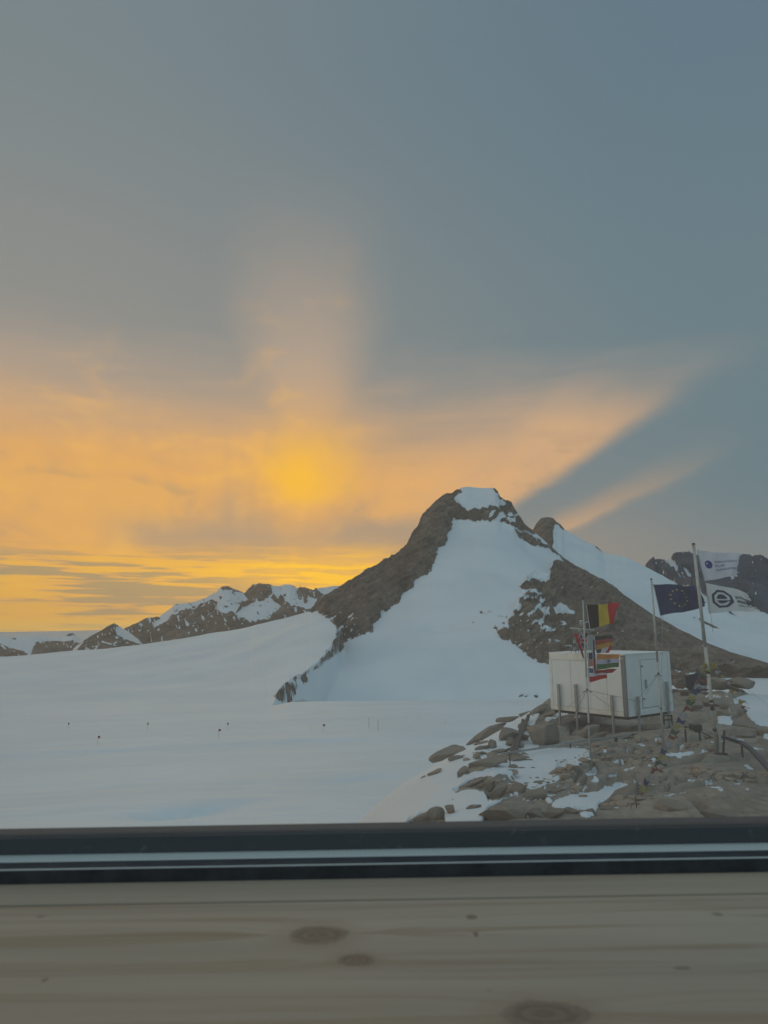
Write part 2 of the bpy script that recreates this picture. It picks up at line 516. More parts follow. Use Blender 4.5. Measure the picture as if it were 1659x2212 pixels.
# the main mountain with the snow shoulder that climbs to it from the left
SIL = [(-500, 1420, 1500), (-300, 1420, 1450), (0, 1415, 1300), (100, 1411, 1250), (200, 1405, 1180), (300, 1393, 1120), (400, 1378, 1050), (500, 1360, 990),
       (600, 1338, 940), (670, 1319, 930), (700, 1293, 940), (740, 1267, 960), (800, 1232, 990), (850, 1205, 1020), (878, 1184, 1040),
       (889, 1158, 1060), (903, 1140, 1075), (912, 1115, 1085), (928, 1098, 1095), (940, 1085, 1100), (958, 1071, 1110), (976, 1067, 1115), (988, 1059, 1120),
       (1010, 1055, 1130), (1035, 1057, 1130), (1055, 1057, 1130), (1069, 1056, 1130), (1076, 1064, 1130), (1080, 1073, 1130), (1096, 1084, 1120),
       (1106, 1090, 1115), (1112, 1103, 1110), (1125, 1122, 1105), (1133, 1136, 1100), (1156, 1150, 1090), (1197, 1186, 1070), (1223, 1213, 1050),
       (1260, 1236, 1030), (1305, 1260, 1000), (1363, 1300, 960), (1414, 1331, 930), (1470, 1362, 900), (1524, 1389, 870), (1576, 1410, 850), (1659, 1436, 820), (1800, 1452, 780), (2150, 1462, 700)]
MIDL = [(-500, 1452, 900), (0, 1452, 850), (200, 1452, 800), (400, 1450, 740), (520, 1470, 690), (600, 1507, 640), (641, 1464, 690), (690, 1424, 730), (727, 1385, 760), (760, 1352, 790), (820, 1300, 840),
        (880, 1250, 880), (940, 1200, 930), (1000, 1160, 980), (1060, 1150, 990), (1130, 1190, 960), (1200, 1260, 900), (1300, 1330, 850), (1400, 1380, 800), (1500, 1410, 760), (1600, 1432, 720), (1700, 1445, 690), (2150, 1468, 600)]
cs, cm = curve(SIL), curve(MIDL)
EDG = curve([(585, 1518, 400), (660, 1515.5, 400), (800, 1514, 400), (1000, 1512.5, 400), (1250, 1511, 400), (1400, 1490, 400), (1560, 1464, 400), (1659, 1465, 400), (2150, 1475, 400)])
a0 = bearings([(-500, 540, 7), (540, 1290, 1.35), (1290, 1680, 1.9), (1680, 2150, 8)])
ones = np.ones_like(a0)


def edge_z(a):
    ww = np.clip((a + 0.158) / 0.03, 0, 1)
    return plain_z(400) * (1 - ww) + np.interp(a, EDG[0], EDG[1]) * ww


zE = edge_z(a0)
zs_, rs_ = ev(cs, a0); zm, rm = ev(cm, a0)


def soften(q, n=41):
    k_ = np.hanning(n + 2)[1:-1]; k_ /= k_.sum()
    return np.convolve(np.pad(q, n // 2, mode='edge'), k_, 'valid')


rq_ = soften(rs_, 61); zs_ = zs_ / rs_ * rq_; rs_ = rq_; zm, rm = soften(zm, 61), soften(rm, 61)
# trough behind the wind-scoop lip on the right, smooth rise on the left
xl_ = np.interp(a0, cs[0], cs[1] / cs[2]); ac_ = rays([(672, 1320)])[0]; ac_ = ac_[0] / ac_[1]
tl_ = np.interp(ac_, cs[0], cs[1] / cs[2]); sl_ = (tl_ - np.interp(ac_ - .03, cs[0], cs[1] / cs[2])) / .03
zl_ = np.where(a0 > ac_, (tl_ + sl_ * (a0 - ac_)) * rs_, zs_)


def herm(r):
    """smooth climb from the plain to the crest of the snow shoulder"""
    hh_ = rs_ - 400; t = (r - 400) / hh_
    m0, m1 = -0.0563 * hh_, np.minimum(0.115, (zl_ - zE) / hh_ * 1.9) * hh_
    return (2 * t ** 3 - 3 * t ** 2 + 1) * zE + (t ** 3 - 2 * t ** 2 + t) * m0 + (-2 * t ** 3 + 3 * t ** 2) * zl_ + (t ** 3 - t ** 2) * m1


def face(r):
    """scoop floor and snow face of the peak at ranges r (rows x columns)"""
    K = np.stack([400 * ones, 470 * ones, 600 * ones, np.maximum(rm, 620), np.maximum(rm, 620) * .5 + rs_ * .5, rs_])
    V_ = np.stack([zE, (zE / 400 - 0.035) * 470, (zE / 400 - 0.012) * 600, zm, (zm + zs_) * .5, zs_])
    return np.stack([np.interp(r[:, j], K[:, j], V_[:, j]) for j in range(r.shape[1])], 1)


sp_ = np.concatenate([np.linspace(0, .22, 24)[:-1], np.linspace(.22, 1, 400)])[:, None]
Rg = 400 + (rs_ - 400)[None] * sp_
rt_ = np.linspace(405, 1000, 600); Hcols = herm(np.repeat(rt_[:, None], len(a0), 1))
bp = [(400, rays([(592, 1512)])[0])]
for px_, py_ in ((604, 1485), (638, 1464), (656, 1455), (685, 1431.6), (716, 1394), (728, 1371), (727, 1353), (708, 1334), (690, 1324), (677, 1320)):
    v_ = rays([(px_ + 9, py_)])[0]; j_ = int(np.argmin(np.abs(a0 - v_[0] / v_[1]))); ok_ = np.argmin(np.abs(Hcols[:, j_] / rt_ - v_[2])); bp.append((max(bp[-1][0] + 1, rt_[ok_]), v_))
print('spine ranges', [round(p[0]) for p in bp])
bnd = np.interp(Rg, [p[0] for p in bp] + [1300], [p[1][0] / p[1][1] for p in bp] + [bp[-1][1][0] / bp[-1][1][1]])
wB = np.clip((a0[None] - bnd) / 0.009 + 0.5, 0, 1); wB = wB * wB * (3 - 2 * wB)
Zg = (1 - wB) * herm(Rg) + wB * face(Rg)
back_r = np.stack([rs_ + (160 if k > 8 else 20 * k) + (0 if k < 9 else (k - 8) * 70) for k in range(1, 17)]); bk_ = np.clip((back_r - rs_) / 160, 0, 1)
Zb = zs_[None] - 70 * bk_ + (back_r > rs_ + 161) * ((zs_ * .2 - 160) - (zs_ - 70))[None] * np.clip((back_r - rs_ - 160) / 540, 0, 1)
Rg = np.concatenate([Rg, back_r]); Z = np.concatenate([Zg, Zb]); NF = len(sp_)
hz_ = 1 / np.sqrt(1 + a0 * a0); X, Y = Rg * (a0 * hz_)[None], Rg * hz_[None]
SPINE = [(979, 1121), (977, 1140), (967.6, 1158), (963, 1174.6), (949, 1181.6), (942, 1204.7), (933, 1228), (923.6, 1240.8), (898, 1251), (890, 1269.5), (868, 1281), (863, 1297),
         (852, 1309), (826, 1322.8), (824, 1334), (808, 1346), (805.5, 1364), (789, 1372), (782, 1369), (752, 1385), (729, 1413), (701, 1431.6), (673.6, 1452), (661, 1459), (664, 1478), (662, 1489),
         (655, 1473), (643.5, 1473), (641, 1498), (625, 1518), (599.5, 1516), (590, 1506), (604, 1485), (638, 1464), (656, 1455), (685, 1431.6), (716, 1394), (728, 1371), (727, 1353), (708, 1334),
         (690, 1324), (668, 1320), (655, 1300), (700, 1240), (800, 1180), (860, 1130), (900, 1060), (985, 1045), (995, 1062), (977, 1080), (993, 1091), (1012, 1100), (1011, 1123)]
BANDU = [(975, 1082), (993, 1091), (1012, 1100.5), (1039, 1098), (1058, 1093.6), (1085, 1092), (1093, 1087), (1076, 1070), (1063, 1057), (1066, 1040), (1130, 1060), (1165, 1150), (1146, 1153),
         (1123, 1143), (1104, 1132), (1088, 1127), (1058, 1124), (1012, 1124), (979, 1121)]
RIB = [(1122, 1159), (1150, 1175), (1183, 1184), (1200, 1197), (1224, 1216), (1215, 1200), (1192, 1183), (1164, 1166), (1137, 1152), (1112, 1141), (1108, 1146)]
FLANK = [(1222, 1212), (1205, 1210), (1188, 1226), (1190, 1253), (1146, 1249), (1123, 1270), (1137, 1279), (1120, 1293), (1127, 1306), (1116, 1316), (1102, 1334), (1099, 1355), (1072, 1360), (1076, 1376),
         (1095, 1385), (1118, 1392), (1132, 1408), (1150, 1425), (1183, 1434), (1230, 1460), (1330, 1480), (1450, 1480), (1600, 1475), (1800, 1490), (2300, 1500), (2300, 1300), (1700, 1300), (1400, 1200), (1240, 1190)]
PATCH = [[(1194, 1311), (1211, 1301), (1243, 1320), (1245, 1327), (1220, 1324), (1201, 1326)], [(1160, 1311), (1178, 1311), (1194, 1330), (1183, 1327)], ell(1182, 1356, 24, 8, -20), ell(1172, 1295, 16, 6, -30),
         ell(1158, 1278, 26, 7, -12), ell(1218, 1342, 14, 5), ell(1200, 1383, 16, 4), ell(1170, 1340, 12, 4, 20), ell(1230, 1395, 10, 4),
         ell(1139, 1290, 16, 4, -15), ell(1150, 1320, 10, 4), ell(1085, 1108, 8, 4, 0), ell(1096, 1112, 12, 4, 30), ell(1102, 1122, 16, 5, -10), ell(1066, 1106, 8, 3),
         ell(1310, 1322, 8, 3), ell(1345, 1365, 6, 3), ell(1250, 1360, 10, 3), ell(1500, 1452, 30, 4, 5), ell(1465, 1448, 14, 4)]
SMALL = [ell(1044, 1323, 6, 5), ell(1056, 1323, 5, 4), ell(1077, 1333, 7, 4), ell(1068, 1357, 8, 5), ell(1024, 1343, 4, 3), ell(1085, 1346, 10, 5), ell(1092, 1330, 8, 4), ell(1126, 1504, 10, 4), ell(1140, 1506, 14, 4), ell(1160, 1503, 12, 5)]
def paint_rock(X, Y, Z):
    rock, m, u, v = mask_of(X, Y, Z, [SPINE, BANDU, RIB, FLANK] + SMALL, PATCH, warp=6, wl=11, soft=16)
    lg, sh = u * .82 - v * .57, u * .57 + v * .82
    streak = fbm(lg / 14, sh / 3.2, o=4, k=210)
    sc = fbm(lg / 8, sh / 4.5, o=4, k=220)
    wscree = np.exp(-(((u - 735) / 55) ** 2 + ((v - 1345) / 45) ** 2)) + np.exp(-(((u - 628) / 45) ** 2 + ((v - 1490) / 30) ** 2)) + 0.8 * np.exp(-(((u - 1085) / 40) ** 2 + ((v - 1110) / 16) ** 2)) + 0.7 * np.exp(-(((u - 1150) / 50) ** 2 + ((v - 1330) / 70) ** 2)) + .6 * np.exp(-(((u - 700) / 60) ** 2 + ((v - 1425) / 45) ** 2))
    rock = np.clip(rock - np.clip((sc * 1.0 + streak * 1.2 - 0.10), 0, 1) * wscree * 1.5 - np.clip((sc + streak - 0.62), 0, 1) * 1.4 * (u > 1040), 0, 1)
    return rock, m, u, v


rock, m, u, v = paint_rock(X, Y, Z)
far_side = np.arange(X.shape[0])[:, None] > NF + 1
rock = np.where(far_side, 0.55, rock)
near = 1 - np.clip((Y - 360) / 60, 0, 1)
rk = np.clip(m / 7, 0, 1) * (~far_side)
dpt = np.hypot(X, Y)
L = 60.0
relief = 7 * fbm(X / L, Y / L, Z / L, 5, 3, ridged=True, g=0.6) + 4.5 * fbm((X + Z * 0.7) / 18, Y / 18, (Z - X * 0.6) / 5, 5, 8, g=.6) + 2.2 * fbm(X / 6, Y / 6, Z / 4, 3, 18, ridged=True)
zl = (Z * 0.8 + X * 0.35) / 9.0 + 0.8 * vnoise(X / 30, Z / 30)
ledge = (np.abs(zl - np.floor(zl) - 0.5) * 2) ** 2
rise = np.clip(m / 10, 0, 1) * 6.0
base_rk = np.clip((m + 1.0) / 3, 0, 1)
rk = rk * (1 - 0.6 * np.clip((u - 1330) / 80, 0, 1)) * (1 - 0.7 * np.clip((745 - u) / 40, 0, 1) * np.clip((v - 1370) / 30, 0, 1))
sil_k = 1 - 0.82 * np.exp(-np.abs(v - np.interp(u, [p[0] for p in SIL], [p[1] for p in SIL])) / 10)
Z = Z + rk * sil_k * (relief + 3.0 * ledge + rise) + base_rk * 1.2 * sil_k
inland = np.clip((dpt - 430) / 120, 0, 1)
Z = Z + (1 - base_rk) * inland * (4.5 * fbm(X / 150, Y / 110, o=3, k=20) + 1.0 * fbm((X + Y * .3) / 34, Y / 45, o=3, k=23))
# the low knob of ice at the foot of the spine and gentle basins on the face
Z = Z + 5 * np.exp(-(((u - 652) / 12) ** 2 + ((v - 1490) / 22) ** 2)) - 7 * np.exp(-(((u - 955) / 55) ** 2 + ((v - 1350) / 14) ** 2)) * inland
r2nd, m2nd, _, _ = paint_rock(X, Y, Z); rock = np.where(far_side, .55, r2nd)
me = grid_mesh('mountain', np.stack([X, Y, Z], -1), {'rock': rock})
tag(link('mountain', me, M_mtn, smooth=True), kind='structure', label='rocky snow covered peak above the glacier')

# flat snow field in front of the lip
a1 = bearings([(-900, -500, 25), (-500, 2150, 6), (2150, 2600, 25)])
r_rows = np.concatenate([np.linspace(12, 60, 12), np.geomspace(64, 399.9, 420)])
h = 1 / np.sqrt(1 + a1 * a1)
Rr = np.repeat(r_rows[:, None], len(a1), 1)
zt = plain_z(Rr); kk = np.clip((Rr - 190) / 210, 0, 1) ** 1.5
Z1 = zt * (1 - kk) + kk * (edge_z(a1)[None] + (zt - plain_z(400)))
X1, Y1 = Rr * (a1 * h)[None], Rr * h[None]
fade = np.clip((399.9 - Rr) / 12, 0, 1)
drift = 0.60 * fbm((X1 + Y1 * .25) / 46, Y1 / 15, o=3, k=70) + 0.14 * fbm(X1 / 14, Y1 / 2.6, o=3, k=75) + 0.035 * fbm(X1 / 3.0, Y1 / 1.1, o=2, k=79)
Z1 = Z1 + drift * fade
uu, vv = proj(np.stack([X1, Y1, Z1], -1))
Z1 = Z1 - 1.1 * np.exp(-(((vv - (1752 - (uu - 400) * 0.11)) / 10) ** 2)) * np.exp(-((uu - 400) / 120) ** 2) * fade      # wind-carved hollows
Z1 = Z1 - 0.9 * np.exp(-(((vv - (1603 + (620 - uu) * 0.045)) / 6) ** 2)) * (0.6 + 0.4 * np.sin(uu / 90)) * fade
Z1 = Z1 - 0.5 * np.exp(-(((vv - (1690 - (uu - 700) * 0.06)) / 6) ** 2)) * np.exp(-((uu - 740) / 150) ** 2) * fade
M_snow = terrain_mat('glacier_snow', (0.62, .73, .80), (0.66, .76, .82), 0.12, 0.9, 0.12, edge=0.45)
hollow_shade = 0.60 * np.exp(-(((vv - (1752 - (uu - 400) * 0.11)) / 13) ** 2)) * np.exp(-((uu - 400) / 130) ** 2) + 0.42 * np.exp(-(((vv - (1606 + (620 - uu) * 0.045)) / 9) ** 2)) + .35 * np.exp(-(((vv - (1690 - (uu - 740) * 0.06)) / 8) ** 2)) * np.exp(-((uu - 740) / 110) ** 2) + .16 * np.clip(fbm(uu / 260, vv / 16, o=3, k=500), 0, 1)  # bluer colour paints shade into the wind-carved hollows
tag(link('snow_plain', grid_mesh('snow_plain', np.stack([X1, Y1, Z1], -1), {'rock': hollow_shade}), M_snow, smooth=True), kind='structure')


def range_mesh(name, sil, foot, back, depth0, seg, rows, add, sub, mat, amp, wl, warp=3, soft=10, drop=60, yref=1350, scraps=1.0, jag=1.1):
    cvs = curve(sil)
    a = bearings(seg, yref)
    z1, r1 = ev(cvs, a)
    z1 = z1 + jag * r1 / FOC * (fbm(a * 160, a * 0 + r1 / 1000, o=4, k=400, ridged=True) - 0.2)
    zf = np.full_like(a, foot); rf = np.full_like(a, depth0)
    Xn, Yn, Zn = polar([zf, z1, z1 - drop, z1 * 0 - 250], [rf, r1, r1 + back * 0.3, r1 + back], [rows, 10, 8], a)
    rk_, mm, u_, v_ = mask_of(Xn, Yn, Zn, add, sub, warp=warp, wl=6, soft=soft, k=90)
    g1 = fbm((u_ + 0.5 * v_) / 9, v_ / 5, o=4, k=300) + 0.7 * fbm((u_ - 0.7 * v_) / 3.0, (v_ + .5 * u_) / 14, o=3, k=310)
    rk_ = np.clip(rk_ - scraps * np.clip(g1 - 0.34, 0, 1) * 3 + scraps * np.clip(-g1 - 0.50, 0, 1) * 3 * (v_ < 1340) * (v_ > 1200), 0, 1)
    sy = np.interp(u_, [p[0] for p in sil], [p[1] for p in sil])
    fr = 1 - 0.85 * np.exp(-np.abs(v_ - sy) / 5)
    Zn = Zn + fr * amp * (fbm(Xn / wl, Yn / wl, Zn / wl, 6, 33, ridged=True, g=.6) + 0.2) * (0.35 + 0.65 * np.clip(mm / 4, 0, 1))
    o = link(name, grid_mesh(name, np.stack([Xn, Yn, Zn], -1), {'rock': rk_}), mat, smooth=True)
    tag(o, kind='structure')
    return o


# second summit and the long snow slope behind it on the right
range_mesh('snow_slope_hill', [(1080, 1240, 1500), (1120, 1180, 1520), (1150, 1149, 1540), (1156, 1136, 1545), (1163, 1126, 1550), (1170, 1119.5, 1550), (1184, 1118, 1550), (1195, 1120, 1550), (1202, 1128, 1550), (1211, 1134, 1545), (1218, 1143, 1545), (1238, 1155, 1540), (1260, 1168, 1530), (1289, 1181, 1520),
            (1305, 1195, 1510), (1318, 1197, 1500), (1353, 1203.6, 1480), (1393, 1224, 1450), (1430, 1243, 1430), (1462, 1262, 1400), (1524, 1298, 1370), (1576, 1325, 1330), (1620, 1347, 1300), (1659, 1362, 1280), (1800, 1400, 1200), (2150, 1440, 1100)],
           -60, 500, 1000, [(1080, 1700, 1.8), (1700, 2150, 10)], 150,
           [[(1150, 1165), (1145, 1110), (1198, 1108), (1222, 1141), (1216, 1147), (1207, 1136), (1199, 1134), (1195, 1150), (1196, 1175), (1190, 1190)], [(1289, 1178), (1303, 1194), (1310, 1199), (1296, 1189), (1286, 1183)],
            [(1509, 1338), (1540, 1352), (1556, 1362), (1540, 1358), (1512, 1344)], ell(1500, 1337, 4, 3)], [], M_mtn, 8, 160, warp=1.2, soft=6, drop=60, scraps=0.0, jag=0.5)
# blue-grey mountain far right
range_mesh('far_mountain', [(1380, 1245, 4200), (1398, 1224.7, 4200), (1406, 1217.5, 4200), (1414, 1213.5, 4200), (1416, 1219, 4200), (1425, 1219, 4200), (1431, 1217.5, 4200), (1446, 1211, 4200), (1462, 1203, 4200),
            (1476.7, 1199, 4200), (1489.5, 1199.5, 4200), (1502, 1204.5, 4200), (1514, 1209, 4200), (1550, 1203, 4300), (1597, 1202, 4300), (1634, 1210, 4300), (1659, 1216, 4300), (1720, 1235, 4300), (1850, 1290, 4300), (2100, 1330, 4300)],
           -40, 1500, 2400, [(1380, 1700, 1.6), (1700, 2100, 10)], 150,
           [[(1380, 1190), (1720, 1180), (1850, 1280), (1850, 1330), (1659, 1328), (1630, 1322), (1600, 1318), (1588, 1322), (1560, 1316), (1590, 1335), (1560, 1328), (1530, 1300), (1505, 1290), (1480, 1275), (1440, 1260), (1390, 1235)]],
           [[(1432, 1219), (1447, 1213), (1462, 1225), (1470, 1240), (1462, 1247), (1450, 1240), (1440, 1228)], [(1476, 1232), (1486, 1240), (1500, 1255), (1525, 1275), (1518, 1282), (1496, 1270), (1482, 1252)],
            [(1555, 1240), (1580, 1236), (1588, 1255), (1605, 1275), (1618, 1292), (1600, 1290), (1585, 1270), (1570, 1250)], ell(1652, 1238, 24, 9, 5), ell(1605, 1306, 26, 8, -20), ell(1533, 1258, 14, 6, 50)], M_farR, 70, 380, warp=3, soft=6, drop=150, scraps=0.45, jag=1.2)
# range on the left, back-lit by the sunset
range_mesh('far_mountain', [(230, 1400, 6200), (262, 1372, 6200), (278, 1363, 6200), (293, 1353, 6200), (317.5, 1345.7, 6200), (342, 1335.7, 6200), (362, 1321, 6200), (379.5, 1306, 6200), (400, 1304, 6200), (421.6, 1301, 6200), (446, 1291, 6200),
            (466, 1281, 6200), (476, 1271, 6200), (488.6, 1268.8, 6200), (498.5, 1270, 6200), (526, 1282, 6200), (545.6, 1271, 6300), (560.5, 1266.5, 6300), (605, 1267, 6400), (615, 1263, 6400), (627.5, 1263, 6400), (650, 1274, 6400),
            (674.6, 1277, 6400), (689.5, 1271, 6500), (714, 1268, 6500), (744, 1265.8, 6500), (900, 1262, 6500), (1100, 1262, 6500)],
           -150, 1500, 4700, [(200, 780, 1.5), (780, 1100, 12)], 180,
           [[(200, 1400), (270, 1358), (300, 1346), (345, 1340), (352, 1350), (375, 1330), (400, 1322), (430, 1308), (455, 1300), (468, 1300), (462, 1325), (480, 1332), (510, 1330), (520, 1312), (535, 1296), (528, 1285), (545, 1264), (590, 1260), (586, 1285), (570, 1300), (545, 1306),
             (530, 1318), (505, 1333), (540, 1346), (580, 1342), (610, 1322), (640, 1318), (680, 1330), (680, 1420), (200, 1420)],
            [(590, 1285), (600, 1302), (625, 1312), (628, 1318), (606, 1314), (594, 1305), (586, 1295)], [(640, 1282), (655, 1276), (680, 1280), (700, 1285), (690, 1300), (668, 1292), (662, 1306), (654, 1308), (645, 1298)],
            [(470, 1268), (490, 1262), (520, 1276), (526, 1282), (500, 1275), (480, 1276)], [(606, 1288), (612, 1300), (620, 1306), (612, 1304), (603, 1296)]],
           [[(326, 1352), (350, 1341), (353, 1349), (335, 1360)], [(306, 1368), (348, 1367), (345, 1372), (312, 1373)], [(402, 1328), (424, 1327), (418, 1334), (408, 1333)], ell(442, 1326, 12, 4, -25), [(370, 1330), (386, 1316), (400, 1308), (398, 1316), (380, 1334)],
            ell(425, 1312, 22, 3, 35), ell(412, 1316, 20, 2.5, 38), ell(440, 1308, 20, 2.5, 40), ell(530, 1356, 22, 3, 5)],
           M_far, 80, 500, warp=3.2, soft=5, drop=200)
# the two small pyramids and the low hummocks in front of the ice sheet
range_mesh('far_hill', [(150, 1412, 4300), (177.6, 1382, 4300), (198, 1373, 4300), (218, 1363, 4300), (238, 1350.6, 4300), (246.5, 1346.7, 4300), (258, 1353, 4300), (278, 1365.5, 4300), (297.6, 1380.4, 4300), (307.5, 1391, 4300), (330, 1408, 4300)],
           -160, 700, 3500, [(140, 335, 1.5)], 90,
           [[(165, 1395), (198, 1372), (225, 1355), (246, 1340), (256, 1352), (250, 1362), (252, 1372), (270, 1382), (300, 1392), (320, 1400), (320, 1425), (150, 1425), (180, 1388)]],
           [[(252, 1355), (262, 1357), (290, 1378), (303, 1390), (270, 1380), (256, 1368)], ell(232, 1392, 36, 4, -12)], M_far, 18, 180, warp=2, soft=5, drop=120)
range_mesh('far_hill', [(-200, 1382, 5200), (0, 1377, 5200), (30, 1377.5, 5200), (74, 1375.4, 5200), (124, 1380.4, 5200), (133, 1379, 5200), (149, 1369.5, 5200), (156, 1368, 5200), (168.7, 1376.4, 5200), (188.5, 1392.8, 5200), (213, 1402.7, 5200), (240, 1410, 5200), (300, 1420, 5200)],
           -190, 700, 4400, [(-200, 300, 1.6)], 90,
           [[(78, 1388), (84, 1386), (140, 1387), (158, 1385), (185, 1398), (205, 1404), (160, 1425), (60, 1425)], [(140, 1375), (150, 1366), (158, 1365), (170, 1376), (160, 1372), (148, 1374)], [(-200, 1394), (0, 1390), (24, 1402), (60, 1410), (60, 1430), (-200, 1430)], ell(34, 1380, 16, 3)],
           [ell(6, 1398, 22, 5, -30)], M_far, 16, 180, warp=2, soft=5, drop=120)
aa = bearings([(-700, 700, 40), (700, 2600, 60)]); hh = 1 / np.sqrt(1 + aa * aa)
rr = np.array([4800, 7500, 10000, 12500, 15500.])[:, None]; zz = np.array([-420, -250, -60, 2.0, -500])[:, None] + 0 * hh[None]
zz = zz + 12 * fbm(aa[None] * 9 + 0 * zz, rr / 4000 + 0 * zz, o=3, k=4)
tag(link('ice_sheet', grid_mesh('ice_sheet', np.stack([rr * (aa * hh)[None], rr * hh[None], zz], -1), {'rock': np.zeros_like(zz)}), M_far, smooth=True), kind='structure')
# low ground all round, so that nothing ends in a void
g = np.linspace(-16000, 16000, 9); GX, GY = np.meshgrid(g, g)
tag(link('glacier_ground', grid_mesh('glacier_ground', np.stack([GX, GY, GX * 0 - 520.0], -1), {'rock': GX * 0}), M_far), kind='structure')

# ------------------------------------------------------------------ thin air haze
mh = bpy.data.materials.new('thin_haze'); mh.use_nodes = True; mh.node_tree.nodes.clear()
ho = mh.node_tree.nodes.new('ShaderNodeOutputMaterial'); hv = mh.node_tree.nodes.new('ShaderNodeVolumePrincipled')
hv.inputs['Color'].default_value = (.92, .93, .95, 1); hv.inputs['Density'].default_value = 3.2e-5; hv.inputs['Anisotropy'].default_value = 0.72
mh.node_tree.links.new(hv.outputs[0], ho.inputs['Volume'])
hz = MB().box((0, 0, 0), (33000, 33000, 1100)).build('haze', mh); hz.location = (0, 0, 20); tag(hz, kind='stuff', label='thin pale evening haze filling the air over the glacier')

# ------------------------------------------------------------------ the rocky ridge in front
_c = rays([(1190, 1500), (1145, 1532), (1080, 1570), (1010, 1607), (915, 1652), (905, 1700), (890, 1765)])
_cr = _c * (-4.5 / _c[:, 2])[:, None]
CRX = np.concatenate([[-4, -1.2], _cr[::-1, 0], [20, 60]]); CRY = np.concatenate([[-20, 8], _cr[::-1, 1], [70, 160]])


def ridge_base(x, y):
    s = x - np.interp(y, CRY, CRX)
    d = np.maximum(0, 2.2 - s)
    fl = np.where(d < 6, 0.11 * d * d, 0.11 * 36 + 1.32 * (d - 6))
    r = np.hypot(x, y)
    bk = np.maximum(0, r - 47); bk = np.where(bk < 12, 0.028 * bk * bk, 4.03 + .67 * (bk - 12))
    sr = np.maximum(0, x - (21 + 0.0 * y)) * 0.12
    return -4.2 - fl - bk - sr


def hit(x, y):
    """where the ray through (x, y) meets the ridge's smooth base"""
    v = rays([(x, y)])[0]
    r = np.linspace(8, 75, 1200); zz_ = ridge_base(v[0] * r, v[1] * r)
    k = int(np.argmax(v[2] * r < zz_))
    if k == 0: k = 700
    return Vector((v[0] * r[k], v[1] * r[k], zz_[k]))


def c5(p): return [(877.8 + x * .19841, 1525.1 + y * .19841) for x, y in p]
def c6(p): return [(1179.5 + x * .28905, 1525.1 + y * .28905) for x, y in p]
def c4(p): return [(1404.4 + x * .15345, 1426.4 + y * .15345) for x, y in p]
def e6(cx, cy, w_, h_, t=0):
    q = c6([(cx, cy)])[0]; return ell(q[0], q[1], w_ * .28905, h_ * .28905, t)
def e4(cx, cy, w_, h_, t=0):
    q = c4([(cx, cy)])[0]; return ell(q[0], q[1], w_ * .15345, h_ * .15345, t)


ROCKY = [[(1205, 1488), (1180, 1512), (1158, 1560), (1150, 1590), (1165, 1612), (1280, 1618), (1275, 1640), (1245, 1655), (1205, 1667), (1180, 1694), (1140, 1706), (1085, 1728), (1055, 1745), (1042, 1775), (1000, 1950), (2300, 1950), (2300, 1440), (1480, 1430), (1300, 1460)]] + [
    c5([(500, 955), (700, 800), (1230, 720), (1240, 780), (1100, 850), (1180, 960), (960, 1030), (870, 1040), (840, 920), (640, 910)]), c5([(30, 1250), (200, 1180), (360, 1120), (420, 1240), (420, 1400), (-100, 1400)]), c5([(560, 780), (620, 690), (800, 600), (1080, 540), (1090, 570), (960, 670), (700, 720), (600, 785)])]
SNOWP = [c6([(-10, 330), (320, 325), (345, 345), (240, 420), (130, 460), (-30, 520), (-200, 580), (-290, 500), (-180, 400)]), c6([(-140, 560), (0, 525), (125, 510), (100, 560), (0, 600), (-120, 625), (-200, 590)]),
         c6([(35, 745), (80, 700), (240, 650), (390, 635), (490, 590), (560, 568), (620, 590), (740, 595), (830, 575), (790, 603), (700, 630), (610, 610), (530, 640), (430, 705), (385, 745), (375, 795), (300, 775), (225, 775), (120, 765)]),
         c4([(1110, 620), (1180, 585), (1270, 620), (1330, 700), (1380, 800), (1500, 900), (1700, 930), (1700, 200), (1480, 235), (1100, 215), (1350, 265), (1450, 330), (1460, 375), (1390, 420), (1370, 470), (1170, 545), (1200, 580), (1150, 590), (1110, 640), (1130, 790), (960, 785), (950, 890), (1180, 912), (1230, 870), (1140, 820), (1130, 700)]),
         c4([(740, 490), (900, 485), (1090, 510), (1100, 540), (900, 535), (780, 510)]), c4([(1200, 1110), (1370, 1128), (1270, 1140), (1205, 1130)]), c4([(1410, 1220), (1640, 1250), (1470, 1258)]), c4([(1590, 1040), (1900, 1060), (1900, 1150), (1600, 1140)]),
         c4([(870, 208), (960, 212), (900, 222)]), c4([(1320, 1465), (1380, 1480), (1470, 1540), (1440, 1550), (1340, 1500)]), c6([(910, 352), (1000, 340), (1100, 338), (1090, 358), (1000, 380), (900, 372)]), e6(1085, 550, 70, 12, -4), e6(1200, 565, 90, 14, -12),
         e6(1410, 580, 110, 10, 4), e6(970, 662, 170, 14, 8), e6(650, 400, 60, 26, 10), e6(345, 490, 80, 50, 35), e6(370, 550, 50, 50, 30), e6(495, 523, 60, 20, 10), e6(1035, 295, 80, 16, 8), e6(440, 328, 12, 40, -5), e6(720, 300, 50, 16), e6(850, 255, 14, 50, 25),
         e6(1500, 626, 36, 20), e6(1232, 415, 30, 8), e6(20, 710, 40, 60, 60), e6(60, 80, 130, 40, 25), e6(130, 60, 90, 30, 30), e6(240, 75, 50, 20, 15), e6(300, 815, 110, 50), e6(800, 405, 50, 30, 40), e6(780, 440, 40, 16), e6(560, 740, 140, 20, 12), e6(520, 750, 60, 24, 10), e6(700, 690, 60, 14, 10),
         e6(230, 600, 90, 16, 30), e6(290, 610, 60, 24, 35), e6(590, 480, 80, 12, 15), e6(640, 465, 70, 14, 20), e6(1260, 605, 120, 12), e6(1300, 620, 60, 14), e6(1180, 345, 60, 12), e6(120, 545, 100, 12, 5)]
